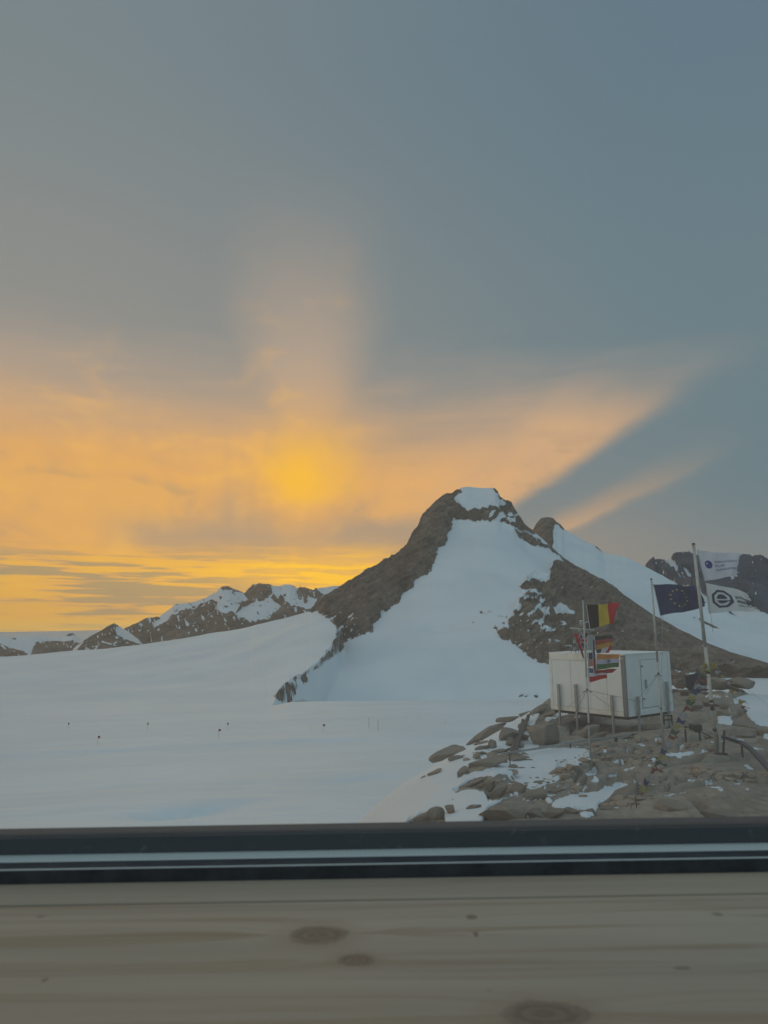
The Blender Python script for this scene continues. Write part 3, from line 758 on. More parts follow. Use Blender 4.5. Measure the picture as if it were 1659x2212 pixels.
a2 = bearings([(200, 830, 12), (830, 1720, 1.7), (1720, 2400, 14)], 1600)
r2_ = np.concatenate([np.linspace(2, 12.5, 12), 1 / np.linspace(1 / 13.0, 1 / 60, 430), np.linspace(62, 110, 14)])
h2 = 1 / np.sqrt(1 + a2 * a2)
R2 = np.repeat(r2_[:, None], len(a2), 1)
X2, Y2 = R2 * (a2 * h2)[None], R2 * h2[None]
Z2 = ridge_base(X2, Y2)
rock2, m2, u2, v2 = mask_of(X2, Y2, Z2, ROCKY, SNOWP, warp=5, wl=13, soft=9, k=120)
sq = fbm(u2 / 11, v2 / 4, o=4, k=150)
scz = np.exp(-(((u2 - 1330) / 90) ** 2 + ((v2 - 1650) / 40) ** 2)) + np.exp(-(((u2 - 1540) / 130) ** 2 + ((v2 - 1705) / 12) ** 2)) + np.exp(-(((u2 - 1360) / 60) ** 2 + ((v2 - 1735) / 12) ** 2)) + .6 * np.exp(-(((u2 - 1500) / 120) ** 2 + ((v2 - 1615) / 22) ** 2)) + .8 * np.exp(-(((u2 - 1180) / 90) ** 2 + ((v2 - 1690) / 60) ** 2))
cutk = np.clip((sq - 0.26) * 5, 0, 1) * np.clip(scz * 1.5, 0, 1)
rock2 = np.clip(rock2 - cutk * 1.2, 0, 1)
# slabs dipping to the left, joints between them
th_ = math.radians(22)
sx = (X2 * math.cos(th_) + Y2 * math.sin(th_)); sy = (-X2 * math.sin(th_) + Y2 * math.cos(th_))
wx = 0.7 * vnoise(X2 / 2.2, Y2 / 2.2, k=3)
d1, d2, cid = cells((sx + wx) / 4.4, (sy + wx) / 2.1, 5)
e1, e2, cid2 = cells((sx + wx * .6) / 0.95 + 9, (sy - wx * .5) / 0.55, 6)
joint = np.clip((d2 - d1) / 0.10, 0, 1); joint2 = np.clip((e2 - e1) / 0.16, 0, 1)
rz_ = np.exp(-(((u2 - 1290) / 110) ** 2 + ((v2 - 1665) / 45) ** 2)) + .8 * np.exp(-(((u2 - 1100) / 90) ** 2 + ((v2 - 1720) / 60) ** 2)) + .6 * np.exp(-(((u2 - 1450) / 160) ** 2 + ((v2 - 1625) / 16) ** 2))
rough_zone = np.clip(rz_ * 1.1 + .12, 0, 1)
relief2 = (0.30 * cid + 0.26 * joint - 0.18) + rough_zone * (0.15 * cid2 + 0.07 * joint2) + (0.07 + .12 * rough_zone) * fbm(X2 / 1.6, Y2 / 1.6, o=5, k=40) + 0.14 * fbm(X2 / 3.2, Y2 / 3.2, o=2, k=47, ridged=True) + 0.5 * fbm(X2 / 7, Y2 / 7, o=2, k=41)
rkk = np.clip(m2 / 4 + 0.3, 0, 1) * (1 - 0.6 * cutk)
Z2 = Z2 + rkk * (relief2 * 0.8 - 0.12) + (1 - rkk) * 0.05 + (1 - rkk) * (0.07 * fbm(X2 / 2.5, Y2 / 2.5, o=3, k=60) + 0.02 * fbm(X2 / .5, Y2 / .5, o=2, k=61)) * np.clip((R2 - 9) / 4, 0, 1)
r2b, m2b, ub_, vb_ = mask_of(X2, Y2, Z2, ROCKY, SNOWP, warp=5, wl=13, soft=9, k=120); rock2 = np.clip(r2b - cutk * 1.2, 0, 1)
ridge = link('rocky_ridge', grid_mesh('rocky_ridge', np.stack([X2, Y2, Z2], -1), {'rock': rock2}), M_ridge, smooth=True)
tag(ridge, kind='structure')


def ridge_z(x, y):
    a_ = x / y; r_ = math.hypot(x, y)
    i = int(np.clip(np.searchsorted(r_rows2, r_), 1, len(r_rows2) - 1)); j = int(np.clip(np.searchsorted(a2, a_), 1, len(a2) - 1))
    return float(Z2[i, j])


r_rows2 = r2_


def foot(x, y):
    """point of the ridge's real surface seen near (x, y)"""
    v = rays([(x, y)])[0]
    for r in np.linspace(9, 80, 1500):
        if v[2] * r < ridge_z(v[0] * r, v[1] * r): return Vector(v * r)
    p = hit(x, y); return p


# ------------------------------------------------------------------ boulders
def boulder_mesh(seed, blocky=0.5, sub=4):
    r_ = np.random.default_rng(seed)
    bm = bmesh.new(); bmesh.ops.create_icosphere(bm, subdivisions=sub, radius=1.0)
    P = np.array([v.co for v in bm.verts])
    q = P * 1.1 + seed * 3.1
    P = P * (1 + 0.20 * fbm(q[:, 0], q[:, 1], q[:, 2], 3, seed)[:, None])
    for k in range(15):                                # planar breaks
        n = r_.normal(size=3); n[2] *= 1.0 if k % 3 else 0.2; n /= np.linalg.norm(n); d0 = r_.uniform(0.42, 0.80)
        d = P @ n; over = np.maximum(0, d - d0); P = P - n[None] * (over * (0.80 + 0.2 * blocky))[:, None]
    P = P / np.abs(P).max(0)
    q = P * 4.0 + seed
    P = P * (1 + 0.045 * fbm(q[:, 0], q[:, 1], q[:, 2], 4, seed + 5, ridged=True)[:, None])
    for v, p in zip(bm.verts, P): v.co = p
    me_ = bpy.data.meshes.new('stone'); bm.to_mesh(me_); bm.free(); me_.materials.append(M_stone)
    me_.polygons.foreach_set('use_smooth', [True] * len(me_.polygons)); me_.set_sharp_from_angle(angle=math.radians(24))
    return me_


protos = [boulder_mesh(s, 0.45 + 0.06 * (s % 7)) for s in range(14)]
cnt = [0]


def put_rock(cx, cy, w_, h_, tilt, name='stone', label=None, group=None, wide=1.0, cat='boulder'):
    """a stone about w_ x h_ in the picture whose base meets the ridge under it"""
    p = hit(cx, cy + h_ * 0.30); k = p.y / FOC
    o = bpy.data.objects.new(name, protos[cnt[0] % 14]); C.objects.link(o); cnt[0] += 1
    W_, H_ = w_ * k / 2, h_ * k / 2
    o.scale = (W_ * 1.06, max(H_ * 1.3, W_ * 0.55) * wide, H_ * 1.12)
    q = at(cx, cy, p.y + o.scale[1] * 0.15)
    o.location = q
    o.rotation_euler = (random.uniform(-.12, .12), math.radians(-tilt), random.uniform(-.25, .25) - math.atan2(q.x, q.y))
    if label: tag(o, label, cat, group)
    else: o.parent = ridge
    return o


B5 = [(410, 528, 470, 100, 23, 'long narrow dark slab lying alone farthest out on the snow'), (300, 735, 200, 55, 27, 'thin jagged slab poking from snow below the long outlying slab'), (190, 780, 90, 35, 35, None), (545, 565, 170, 50, 12, None),
      (860, 295, 470, 85, 27, None), (1090, 155, 300, 70, 10, None), (760, 350, 240, 55, 30, None), (1085, 325, 260, 170, 20, 'large rounded brown boulder just left of the timber ladder'), (840, 355, 95, 55, 5, None), (757, 385, 80, 40, 0, None), (820, 412, 210, 34, 12, None),
      (930, 430, 110, 120, 10, None), (830, 460, 150, 70, 20, None), (835, 512, 90, 50, 5, None), (775, 573, 80, 55, 0, 'small dark block resting on the long slab left of the stake'), (850, 640, 470, 120, 16, None), (630, 715, 170, 110, 40, None), (960, 600, 300, 80, 12, None),
      (1150, 590, 320, 40, 12, None), (700, 865, 360, 60, 24, None), (820, 800, 220, 70, 8, None), (990, 770, 420, 70, 14, None), (910, 868, 120, 120, 0, None), (1010, 860, 90, 70, 0, None), (1000, 960, 290, 130, 38, None), (1210, 905, 190, 130, 0, None),
      (1182, 842, 115, 45, 0, None), (1430, 830, 150, 50, 18, None), (1310, 850, 90, 30, -5, None), (1350, 791, 40, 24, 0, None), (1170, 668, 130, 60, 5, None), (1270, 683, 120, 26, 0, None), (1370, 680, 80, 28, 5, None), (765, 985, 130, 26, 14, None), (860, 980, 80, 36, 20, None),
      (510, 1040, 150, 45, 18, None), (492, 1150, 90, 140, 20, None), (320, 1195, 180, 140, 10, 'triangular brown rock on the snow just above the window frame'), (180, 1215, 260, 60, 18, None), (545, 1215, 80, 24, 0, None), (740, 1110, 150, 85, 22, None), (1080, 1160, 520, 190, 0, None),
      (1400, 1170, 200, 100, 10, None), (1560, 1180, 260, 90, 15, None), (1430, 975, 340, 120, 12, None), (1290, 225, 150, 60, 0, None), (1320, 265, 120, 50, 0, None), (1280, 350, 120, 90, 5, None), (1240, 430, 110, 70, 0, None), (1120, 400, 120, 100, 0, None), (1500, 335, 330, 270, 8, 'huge smooth brown block under the cabin behind the pale pipe'),
      (1440, 55, 230, 80, 32, None), (1300, 92, 170, 50, 12, None), (1540, 95, 260, 50, 18, None), (1050, 490, 200, 40, 20, None), (645, 1110, 30, 18, 0, None), (1640, 605, 40, 22, 0, None), (990, 500, 180, 50, 14, None), (1620, 740, 240, 60, 22, None), (1300, 560, 80, 30, 10, None)]
for cx, cy, w_, h_, t_, lb in B5:
    q = c5([(cx, cy)])[0]
    put_rock(q[0], q[1], w_ * .19841, h_ * .19841, t_, 'boulder' if lb else 'stone', lb)
B6 = [(300, 195, 210, 70, 30, None), (400, 235, 140, 60, 25, None), (250, 480, 260, 110, 22, None), (462, 470, 170, 95, 12, 'dark rounded boulder between snow scraps in the rubble below the left flagpole'), (500, 405, 120, 50, 0, None), (545, 335, 120, 60, 30, None), (620, 335, 90, 40, 5, None), (560, 680, 330, 100, 28, 'broad sloping brown boulder overlooking the lower snow patch'),
      (200, 790, 110, 60, 0, None), (60, 800, 150, 60, 10, None), (330, 800, 90, 50, 10, None), (1255, 805, 280, 50, 0, 'flat pale slab lying right at the window frame'), (960, 765, 270, 110, -10, None), (1200, 730, 300, 80, 0, None), (1450, 730, 230, 100, 0, None), (1500, 165, 260, 80, -5, 'domed grey brown boulder beside the snow right of the tallest flagpole'),
      (1480, 225, 210, 50, 0, None), (1610, 280, 160, 70, 0, None), (1640, 200, 120, 60, 0, None), (80, 412, 30, 14, 0, None), (220, 560, 180, 40, 12, None), (120, 590, 220, 50, 12, None), (60, 640, 160, 60, 10, None), (40, 780, 80, 40, 0, None), (440, 770, 120, 40, 20, None),
      (700, 240, 260, 50, 8, None), (560, 240, 200, 60, 20, None), (1240, 530, 200, 60, -12, None), (700, 340, 120, 30, 0, None), (380, 420, 120, 60, 30, None), (150, 430, 90, 30, 20, None), (1350, 290, 150, 60, 0, None), (1230, 240, 80, 40, 0, None), (660, 430, 60, 26, 0, None), (700, 455, 50, 20, 0, None)]
for cx, cy, w_, h_, t_, lb in B6:
    q = c6([(cx, cy)])[0]
    put_rock(q[0], q[1], w_ * .28905, h_ * .28905, t_, 'boulder' if lb else 'stone', lb)
B4 = [(1260, 320, 400, 150, -8, 'flat topped brown outcrop at the far snow edge behind the prayer flags'), (980, 320, 330, 170, 0, None), (1200, 400, 280, 70, -15, None), (900, 600, 400, 110, 0, None), (1020, 760, 210, 90, 0, None), (650, 640, 280, 90, 5, None), (1050, 640, 120, 80, 10, None), (480, 560, 300, 50, 5, None), (1300, 585, 90, 40, 0, None), (450, 330, 200, 120, 5, None), (700, 470, 200, 50, 0, None)]
for cx, cy, w_, h_, t_, lb in B4:
    q = c4([(cx, cy)])[0]
    put_rock(q[0], q[1], w_ * .15345, h_ * .15345, t_, 'boulder' if lb else 'stone', lb)

# rubble: small loose stones in the gravelly strips
small = [boulder_mesh(40 + s, 0.7, 1) for s in range(4)]
V, F_, off = [], [], 0
strips = [(c6([(600, 470)])[0], 60, 10), (c6([(1060, 355)])[0], 55, 9), (c6([(560, 745)])[0], 75, 8), (c6([(700, 690)])[0], 40, 6), (c6([(1270, 615)])[0], 60, 9), (c6([(1180, 350)])[0], 60, 7), (c6([(760, 430)])[0], 40, 10), (c6([(300, 440)])[0], 50, 14), (c6([(180, 620)])[0], 60, 16),
          (c6([(430, 370)])[0], 60, 14), (c6([(1480, 600)])[0], 40, 8), (c5([(1300, 900)])[0], 60, 12), (c5([(1150, 560)])[0], 40, 8), (c6([(620, 300)])[0], 90, 10), (c6([(120, 570)])[0], 50, 12), (c5([(900, 550)])[0], 50, 12)]
for (cx, cy), sx_, sy_ in strips:
    for _ in range(45):
        px, py = cx + random.gauss(0, sx_ / 1.9), cy + random.gauss(0, sy_ / 1.6)
        if py > 1800: continue
        if any(sdf(np.array([px]), np.array([py]), P_)[0] > 0 for P_ in SNOWP) and random.random() < .8: continue
        p = hit(px, py); p.z = ridge_z(p.x, p.y)
        s_ = random.choice([.03, .04, .05, .07, .1, .14]) * (0.8 + .5 * random.random())
        mm_ = random.choice(small); R_ = Matrix.Rotation(random.random() * 6.3, 3, 'Z') @ Matrix.Diagonal((s_ * 1.3, s_, s_ * .7))
        vv_ = [R_ @ v.co + p for v in mm_.vertices]
        V += [tuple(v) for v in vv_]; F_ += [tuple(i + off for i in q.vertices) for q in mm_.polygons]; off += len(vv_)
me = bpy.data.meshes.new('rubble'); me.from_pydata(V, [], F_)
tag(link('rubble', me, M_stone), 'loose brown gravel and small stones scattered over the ridge', 'rubble', kind='stuff')

# ------------------------------------------------------------------ cabin
cx0, cy0, cz0, yaw = 9.437, 29.933, -3.715, math.radians(54.07)
CL, CW, CH = 3.89, 3.02, 2.4
cab = empty('storage_cabin', (cx0, cy0, cz0))
tag(cab, 'white insulated container cabin standing on steel legs above the rocks', 'cabin')
ex = Vector((-math.cos(yaw), math.sin(yaw), 0)); ey = Vector((math.sin(yaw), math.cos(yaw), 0)); ez = Vector((0, 0, 1))
R3 = Matrix((-ex, ey, ez)).transposed()                # local axes: x right along the long side towards the near corner
def CP(i, j, k): return ex * i + ey * j + ez * k        # i along the left wall, j along the door wall, k up


def cbox(mb, i0, i1, j0, j1, k0, k1):
    mb.box(CP((i0 + i1) / 2, (j0 + j1) / 2, (k0 + k1) / 2), (abs(i1 - i0), abs(j1 - j0), abs(k1 - k0)), R3)
    return mb


def cpart(name, mat, *boxes, parent=None):
    mb = MB()
    for b_ in boxes: cbox(mb, *b_)
    return mb.build(name, mat, parent or cab)


cpart('body', M_white, (0, CL, 0, CW, 0, CH))
cpart('roof', M_white, (-0.02, CL + 0.02, -0.02, CW + 0.02, CH + .001, CH + 0.035))
for n_, (i0, i1) in enumerate(((0.06, 1.1), (1.103, 2.0), (2.003, 2.85), (2.853, 3.25), (3.253, 3.86))):      # roof-edge trim pieces on the long side
    cpart('roof_trim', M_trim, (i0, i1, -0.028, -0.001, CH - 0.27, CH - 0.002), (i0, i1, -0.04, -0.0285, CH - 0.15, CH - 0.125))
cpart('corner_trim', M_corner, (-0.03, 0.16, -0.03, -0.001, 0.0, CH - 0.02), (-0.03, -0.001, -0.001, 0.04, 0.0, CH - 0.02))
cpart('corner_trim', M_trim, (CL - 0.12, CL + 0.02, -0.024, -0.001, 0.0, CH - 0.29))
cpart('corner_trim', M_white, (-0.026, -0.001, CW - 0.14, CW + 0.02, 0.0, CH - 0.02))
cpart('base_trim', M_trim, (0.17, CL - 0.13, -0.026, -0.001, 0.0, 0.17)); cpart('base_trim', M_white, (-0.026, -0.001, 0.05, CW - 0.15, 0.0, 0.17))
for k_ in (CH - .285, .175): cpart('trim_gap', M_seam, (0.17, CL - .13, -0.0045, -0.001, k_, k_ + .012))
for i in (0.9, 1.75, 2.75): cpart('panel_seam', M_seam, (i, i + 0.012, -0.005, -0.001, 0.18, CH - 0.28))
cpart('floor_beam', M_dark, (0.05, CL - .05, 0.1, 0.24, -0.12, -0.002)); cpart('floor_beam', M_dark, (0.05, CL - .05, CW - .24, CW - .1, -0.12, -0.002)); cpart('floor_beam', M_dark, (0.1, 0.22, .25, CW - .25, -0.12, -0.002)); cpart('floor_beam', M_dark, (CL - .22, CL - .1, .25, CW - .25, -0.12, -0.002))
door = cpart('door', M_white, (-0.022, -0.001, 1.02, 2.12, 0.28, 2.15))
for j0, j1, k0, k1 in ((1.0, 1.018, 0.26, 2.17), (2.122, 2.14, 0.26, 2.17), (1.0, 2.14, 2.152, 2.17), (1.0, 2.14, 0.262, 0.278)):
    cpart('door_gap', M_dark if k1 < .3 else M_seam, (-0.012, -0.001, j0, j1, k0, k1), parent=door)
for k in (0.62, 1.90): cpart('hinge', M_corner, (-0.04, -0.023, 0.97, 1.16, k, k + 0.035), (-0.055, -0.04, 1.04, 1.10, k - .03, k + 0.03), parent=door)
mb = MB()
for a_, b_ in (((1.20, 1.08), (1.20, 1.32)), ((1.30, 1.08), (1.30, 1.32)), ((1.20, 1.32), (1.25, 1.37)), ((1.25, 1.37), (1.30, 1.32)), ((1.20, 1.08), (1.25, 1.03)), ((1.25, 1.03), (1.30, 1.08))):
    mb.tube(CP(-0.05, *a_), CP(-0.05, *b_), 0.014, n=6)
mb.tube(CP(-0.05, 1.25, 1.37), CP(-0.02, 1.25, 1.37), .012, n=6).tube(CP(-0.05, 1.25, 1.03), CP(-0.02, 1.25, 1.03), .012, n=6)
mb.build('handle', M_corner, door)
mb = MB()
for k in (0.08, 2.2):
    for i in np.arange(0.3, 3.8, 0.22): mb.tube(CP(i, -0.034, k), CP(i, -0.02, k), 0.011, n=6)
for k in np.arange(0.3, 2.3, 0.25): mb.tube(CP(CL - .05, -0.03, k), CP(CL - .05, -0.02, k), 0.01, n=6)
tag(mb.build('bolt_row', M_galv, cab), kind='stuff')


def cab_leg(i, j, top, low, ax):
    b0 = Vector((cx0, cy0, cz0)) + CP(i, j, 0)
    zg = ridge_z(b0.x, b0.y) - 0.15
    mb_ = MB()
    wv = (0.058, 0.04) if ax == 'i' else (0.04, 0.058)
    cbox(mb_, i - wv[0], i + wv[0], j - wv[1], j + wv[1], low, top)
    lg = mb_.build('leg', M_galv, cab)
    lo = MB(); cbox(lo, i - .036, i + .036, j - .036, j + .036, zg - cz0, low - .002); lo.build('foot_post', M_galv, lg)


cab_leg(3.35, -0.12, 1.10, 0.15, 'i'); cab_leg(2.42, -0.12, 1.14, 0.12, 'i'); cab_leg(0.62, -0.12, 0.80, 0.22, 'i')
cab_leg(-0.12, 0.55, 0.76, 0.05, 'j'); cab_leg(-0.12, 2.55, 1.22, 0.1, 'j'); cab_leg(CL + .1, 2.6, 0.9, 0.1, 'j')

# ------------------------------------------------------------------ roof instruments
def cv(x, y): return (1217.9 + x * .09427, 1283.7 + y * .09427)


ins = empty('weather_instrument', at(*cv(250, 1345), 31.6)); o0 = ins.location
tag(ins, 'small grey weather sensor on a tripod on the cabin roof', 'sensor')
top_ = at(*cv(245, 1090), 31.6) - o0
MB().box(top_, (0.10, 0.10, 0.14)).box(top_ + Vector((0, 0, .1)), (.05, .05, .06)).build('sensor_head', M_galv, ins)
for d in ((-.16, 0, 0), (.16, -.1, 0), (.08, .15, 0)): MB().tube(top_, Vector(d), 0.012, n=6).build('leg', M_dark, ins)
MB().box(Vector((0.02, 0, .16)), (0.14, 0.1, 0.2)).build('battery_box', M_galv, ins)
ms = empty('instrument_mast', at(*cv(590, 1345), 31.2)); o0 = ms.location
tag(ms, 'lattice mast with cross arm and grey cabinet behind the flag cluster', 'mast')
p_top = at(*cv(545, 640), 31.2) - o0
mb = MB()
for dx_ in (-.1, .1): mb.tube(Vector((dx_, 0, -0.2)), p_top + Vector((dx_, 0, 0)), 0.018, n=6)
for k in range(9):
    z_ = p_top.z * k / 9; mb.tube((p_top.x * k / 9 - .1, 0, z_), (p_top.x * (k + 1) / 9 + .1, 0, p_top.z * (k + 1) / 9), 0.009, n=5)
mb.build('lattice', M_galv, ms)
MB().tube(at(*cv(145, 775), 30.9) - o0, at(*cv(700, 822), 30.9) - o0, 0.028, n=8).build('cross_arm', M_pole, ms, True)
can = MB(); c_ = at(*cv(402, 750), 31.2) - o0; can.tube(c_, c_ + Vector((0, 0, 0.24)), 0.06, n=14).build('canister', M_galv, ms, True)
MB().tube(c_ + Vector((0, 0, 0.241)), c_ + Vector((0, 0, 0.275)), 0.066, n=14).build('canister_lid', M_white, ms, True)
b_ = at(*cv(540, 740), 31.2) - o0; MB().box(b_, (0.09, 0.08, 0.34)).build('dark_sensor', M_dark, ms)
MB().box(b_ + Vector((0, 0, .185)), (0.13, 0.1, 0.03)).build('sensor_cap', M_white, ms)
b_ = at(*cv(612, 1110), 31.0) - o0; MB().box(b_, (0.27, 0.16, 0.58), bev=.01).build('cabinet', M_galv, ms)
MB().box(b_ + Vector((.07, -.085, -.24)), (0.09, 0.01, 0.06)).build('cabinet_vent', M_dark, ms)
MB().bar(at(*cv(505, 1325), 31) - o0, at(*cv(680, 1295), 31) - o0, .05, .05).build('bracket', M_trim, ms)
for k in range(5):
    q0 = at(*cv(580 + k * 30, 925), 31.1) - o0; q1 = at(*cv(570 + k * 44, 870), 31.1) - o0; MB().tube(q0, q1, 0.012, n=5).build('antenna', M_dark, ms)

# ------------------------------------------------------------------ flagpoles
M_rope = simple('pale_halyard', (0.34, 0.34, 0.32), 0.8)
M_knob = simple('black_clamp', (0.03, 0.03, 0.03), 0.6)


def flagpole(top_px, bot_px, r0, r1, label, clamp_px=(), tri=None, rope=None, sleeve=None):
    b0 = foot(*bot_px); b0 = at(bot_px[0], bot_px[1], b0.y)
    g_ = empty('flagpole', b0); t0 = at(*top_px, b0.y) - b0
    tag(g_, label, 'flagpole', 'flagpoles on the ridge')
    MB().tube(Vector((0, 0, -0.25)) - t0.normalized() * .0, t0 * 0.5, r0, (r0 + r1) / 2, 14).build('pole', M_pole, g_, True)
    MB().tube(t0 * 0.5, t0, (r0 + r1) / 2, r1, 14).build('upper_pole', M_pole, g_, True)
    MB().tube(t0, t0 + Vector((0, 0, 0.04)), r1 * 1.4, r1 * .8, 12).build('cap', M_dark, g_, True)
    for cy_, hh_ in clamp_px:
        f = (cy_ - bot_px[1]) / (top_px[1] - bot_px[1]); q = t0 * f; rr_ = r0 * (1 - f) + r1 * f
        MB().tube(q - t0.normalized() * hh_, q + t0.normalized() * hh_, rr_ * 1.12, None, 14).build('clamp', M_knob, g_, True)
    if rope:
        q0 = t0 * 0.985
        for rp in rope:
            prev = q0 if rp[0] is None else at(*rp[0], b0.y) - b0
            MB().tube(prev, at(*rp[1], b0.y) - b0, 0.006, n=5).build('halyard', M_rope, g_)
    return g_, b0, t0


poleR, bR, tR = flagpole((1498, 1176), (1550, 1629), 0.054, 0.046, 'tallest flagpole rightmost of the three carrying two white flags',
                         [(1456, .05), (1518, .04), (1531, .09), (1578, .04)], rope=[(None, (1521, 1247)), ((1521, 1247), (1532, 1300)), ((1532, 1300), (1540, 1365))])
flg = MB()
f0 = at(1555, 1627, bR.y - .05) - bR; f1 = at(1553, 1578, bR.y - .05) - bR
MB().bar(f0 + Vector((.10, 0, 0)), f1 + Vector((.16, 0, 0)), .05, .05).build('tilt_bracket', M_dark, poleR)
MB().bar(f0 + Vector((0, .02, .02)), f1 + Vector((.04, .02, .02)), .06, .06).build('lower_sleeve', M_pole, poleR)
MB().box(f0 + Vector((0.02, 0, -.02)), (0.34, 0.22, 0.05)).build('base_plate', M_dark, poleR)
poleM, bM_, tM = flagpole((1407, 1252), (1434, 1613), 0.038, 0.029, 'slim flagpole in the middle in front of the cabin door', [(1458, .03), (1532, .02)],
                          rope=[(None, (1413, 1270)), ((1432, 1330), (1429, 1455))])
poleL, bL, tL = flagpole((1259, 1296), (1275, 1635), 0.028, 0.021, 'left flagpole with the cluster of national flags', [(1492, .03), (1566, .03)],
                         rope=[(None, (1266, 1305)), ((1270, 1420), (1274, 1600))])


def guy(pole, base, pts, col=M_wire):
    for a_, b_ in pts:
        MB().tube(at(*a_[:2], a_[2]) - base, at(*b_[:2], b_[2]) - base, 0.0055, n=4).build('guy_wire', col, pole)


guy(poleL, bL, [((1268.5, 1491, bL.y), (1225, 1529, bL.y + 3)), ((1268.5, 1491, bL.y), (1327, 1532, bL.y + 2.2)), ((1268.5, 1491, bL.y), (1385, 1516, bL.y + 5)), ((1268, 1491, bL.y), (1210, 1600, bL.y + 0.5))])
guy(poleM, bM_, [((1421, 1457, bM_.y), (1376, 1512, bM_.y + 3)), ((1421, 1457, bM_.y), (1394, 1500, bM_.y + 3)), ((1421, 1457, bM_.y), (1470, 1520, bM_.y + 4)), ((1432, 1540, bM_.y), (1465, 1500, bM_.y + 4))])
guy(poleR, bR, [((1512, 1250, bR.y), (1519, 1440, bR.y)), ((1615, 1489, bR.y + 12), (1668, 1530, bR.y + 9))])
for pl, b_, q in ((poleL, bL, (1268.5, 1491)), (poleM, bM_, (1421, 1457)), (poleR, bR, (1523, 1437))):
    c_ = at(*q, b_.y) - b_; mb = MB()
    for k in range(4):
        an = k * math.pi / 2 + .4; mb.tube(c_, c_ + Vector((math.cos(an) * .17, math.sin(an) * .17, -.05)), .014, n=5)
    mb.build('guy_ring', M_galv, pl)


# ------------------------------------------------------------------ flags
def cloth(name):
    """woven cloth: colour comes per face material"""
    return None


CM_ = {}


def cmat(c):
    if c not in CM_:
        m, nt_, b = new_mat('cloth_%d' % len(CM_))
        tcn = nt_.nodes.new('ShaderNodeTexCoord')
        n1 = noise(tcn.outputs['Object'], 3, 3); nt_.links.new(mix(n1, tuple(v * .82 for v in c), tuple(min(1, v * 1.12) for v in c)), b.inputs['Base Color'])
        b.inputs['Roughness'].default_value = 0.85; b.inputs['Specular IOR Level'].default_value = .1
        out = nt_.nodes['Material Output']; tr = nt_.nodes.new('ShaderNodeBsdfTranslucent'); tr.inputs[0].default_value = (*c, 1)
        mx = nt_.nodes.new('ShaderNodeMixShader'); mx.inputs[0].default_value = 0.28
        nt_.links.new(b.outputs[0], mx.inputs[1]); nt_.links.new(tr.outputs[0], mx.inputs[2]); nt_.links.new(mx.outputs[0], out.inputs[0])
        CM_[c] = m
    return CM_[c]


BLACK, YEL, RED, WHT, BLU, GRN, ORG, NAVY = (.018, .018, .02), (.62, .47, .05), (.50, .03, .035), (.62, .63, .70), (.03, .05, .18), (.07, .17, .06), (.60, .25, .07), (.034, .058, .145)


def flag_fn(q, depth, wave=0.10, ph=0.0, sag=0.0):
    """q: TL, TR, BR, BL as seen; returns f(s, t) -> point, s along the fly, t down the hoist"""
    P = [at(p[0], p[1], depth) for p in q]

    def f(s, t):
        p = P[0] * (1 - s) * (1 - t) + P[1] * s * (1 - t) + P[2] * s * t + P[3] * (1 - s) * t
        w_ = wave * s ** 0.7
        return p + Vector((0.25 * w_ * math.sin(9 * s + 2.5 * t + ph), w_ * math.sin(11 * s + 3 * t + ph) + 0.35 * w_ * math.sin(23 * s - 5 * t + ph),
                           0.28 * w_ * math.sin(8 * s + 1.3 * t + ph + 1) - sag * math.sin(math.pi * s)))
    return f


def flag(label, q, depth, colour, nx=40, ny=26, wave=0.10, ph=0.0, tatter=0.06, sag=0.0, group='national flags', hem=True):
    f = flag_fn(q, depth, wave, ph, sag)
    o = empty('flag', f(0, 0)); o0 = o.location.copy()
    tag(o, label, 'flag', group)
    rr_ = random.Random(int(q[0][0] * 7 + q[0][1]))
    V = [tuple(f(i / nx, j / ny) - o0) for j in range(ny + 1) for i in range(nx + 1)]
    F2, mi, mats = [], [], []
    edge = []
    e = 0.0
    for j in range(ny):
        e = max(0, min(tatter, e + rr_.uniform(-tatter / 2, tatter / 2) + 0.003)); edge.append(1 - e)
    for j in range(ny):
        for i in range(nx):
            s, t = (i + .5) / nx, (j + .5) / ny
            if s > edge[j]: continue
            c = colour(s, t)
            if c is None: continue
            if c not in mats: mats.append(c)
            a_ = j * (nx + 1) + i
            F2.append((a_, a_ + 1, a_ + nx + 2, a_ + nx + 1)); mi.append(mats.index(c))
    me_ = bpy.data.meshes.new('cloth'); me_.from_pydata(V, [], F2)
    for c in mats: me_.materials.append(cmat(c))
    me_.polygons.foreach_set('material_index', mi)
    link('cloth', me_, None, o, True)
    if hem:
        mb_ = MB()
        for k in range(8): mb_.tube(f(0, k / 8) - o0, f(0, (k + 1) / 8) - o0, 0.013, n=6)
        mb_.build('hoist_hem', cmat((.6, .6, .58)), o)
    return o, o0, f


def decal(name, polys, f, o0, parent, col, off=-0.012):
    """flat print that follows the cloth: polygons in (s, t)"""
    V, F2 = [], []
    for p in polys:
        b = len(V); V += [tuple(f(s, t) - o0 + Vector((0, off, 0))) for s, t in p]; F2.append(tuple(range(b, b + len(p))))
    me_ = bpy.data.meshes.new(name); me_.from_pydata(V, [], F2)
    return link(name, me_, cmat(col), parent)


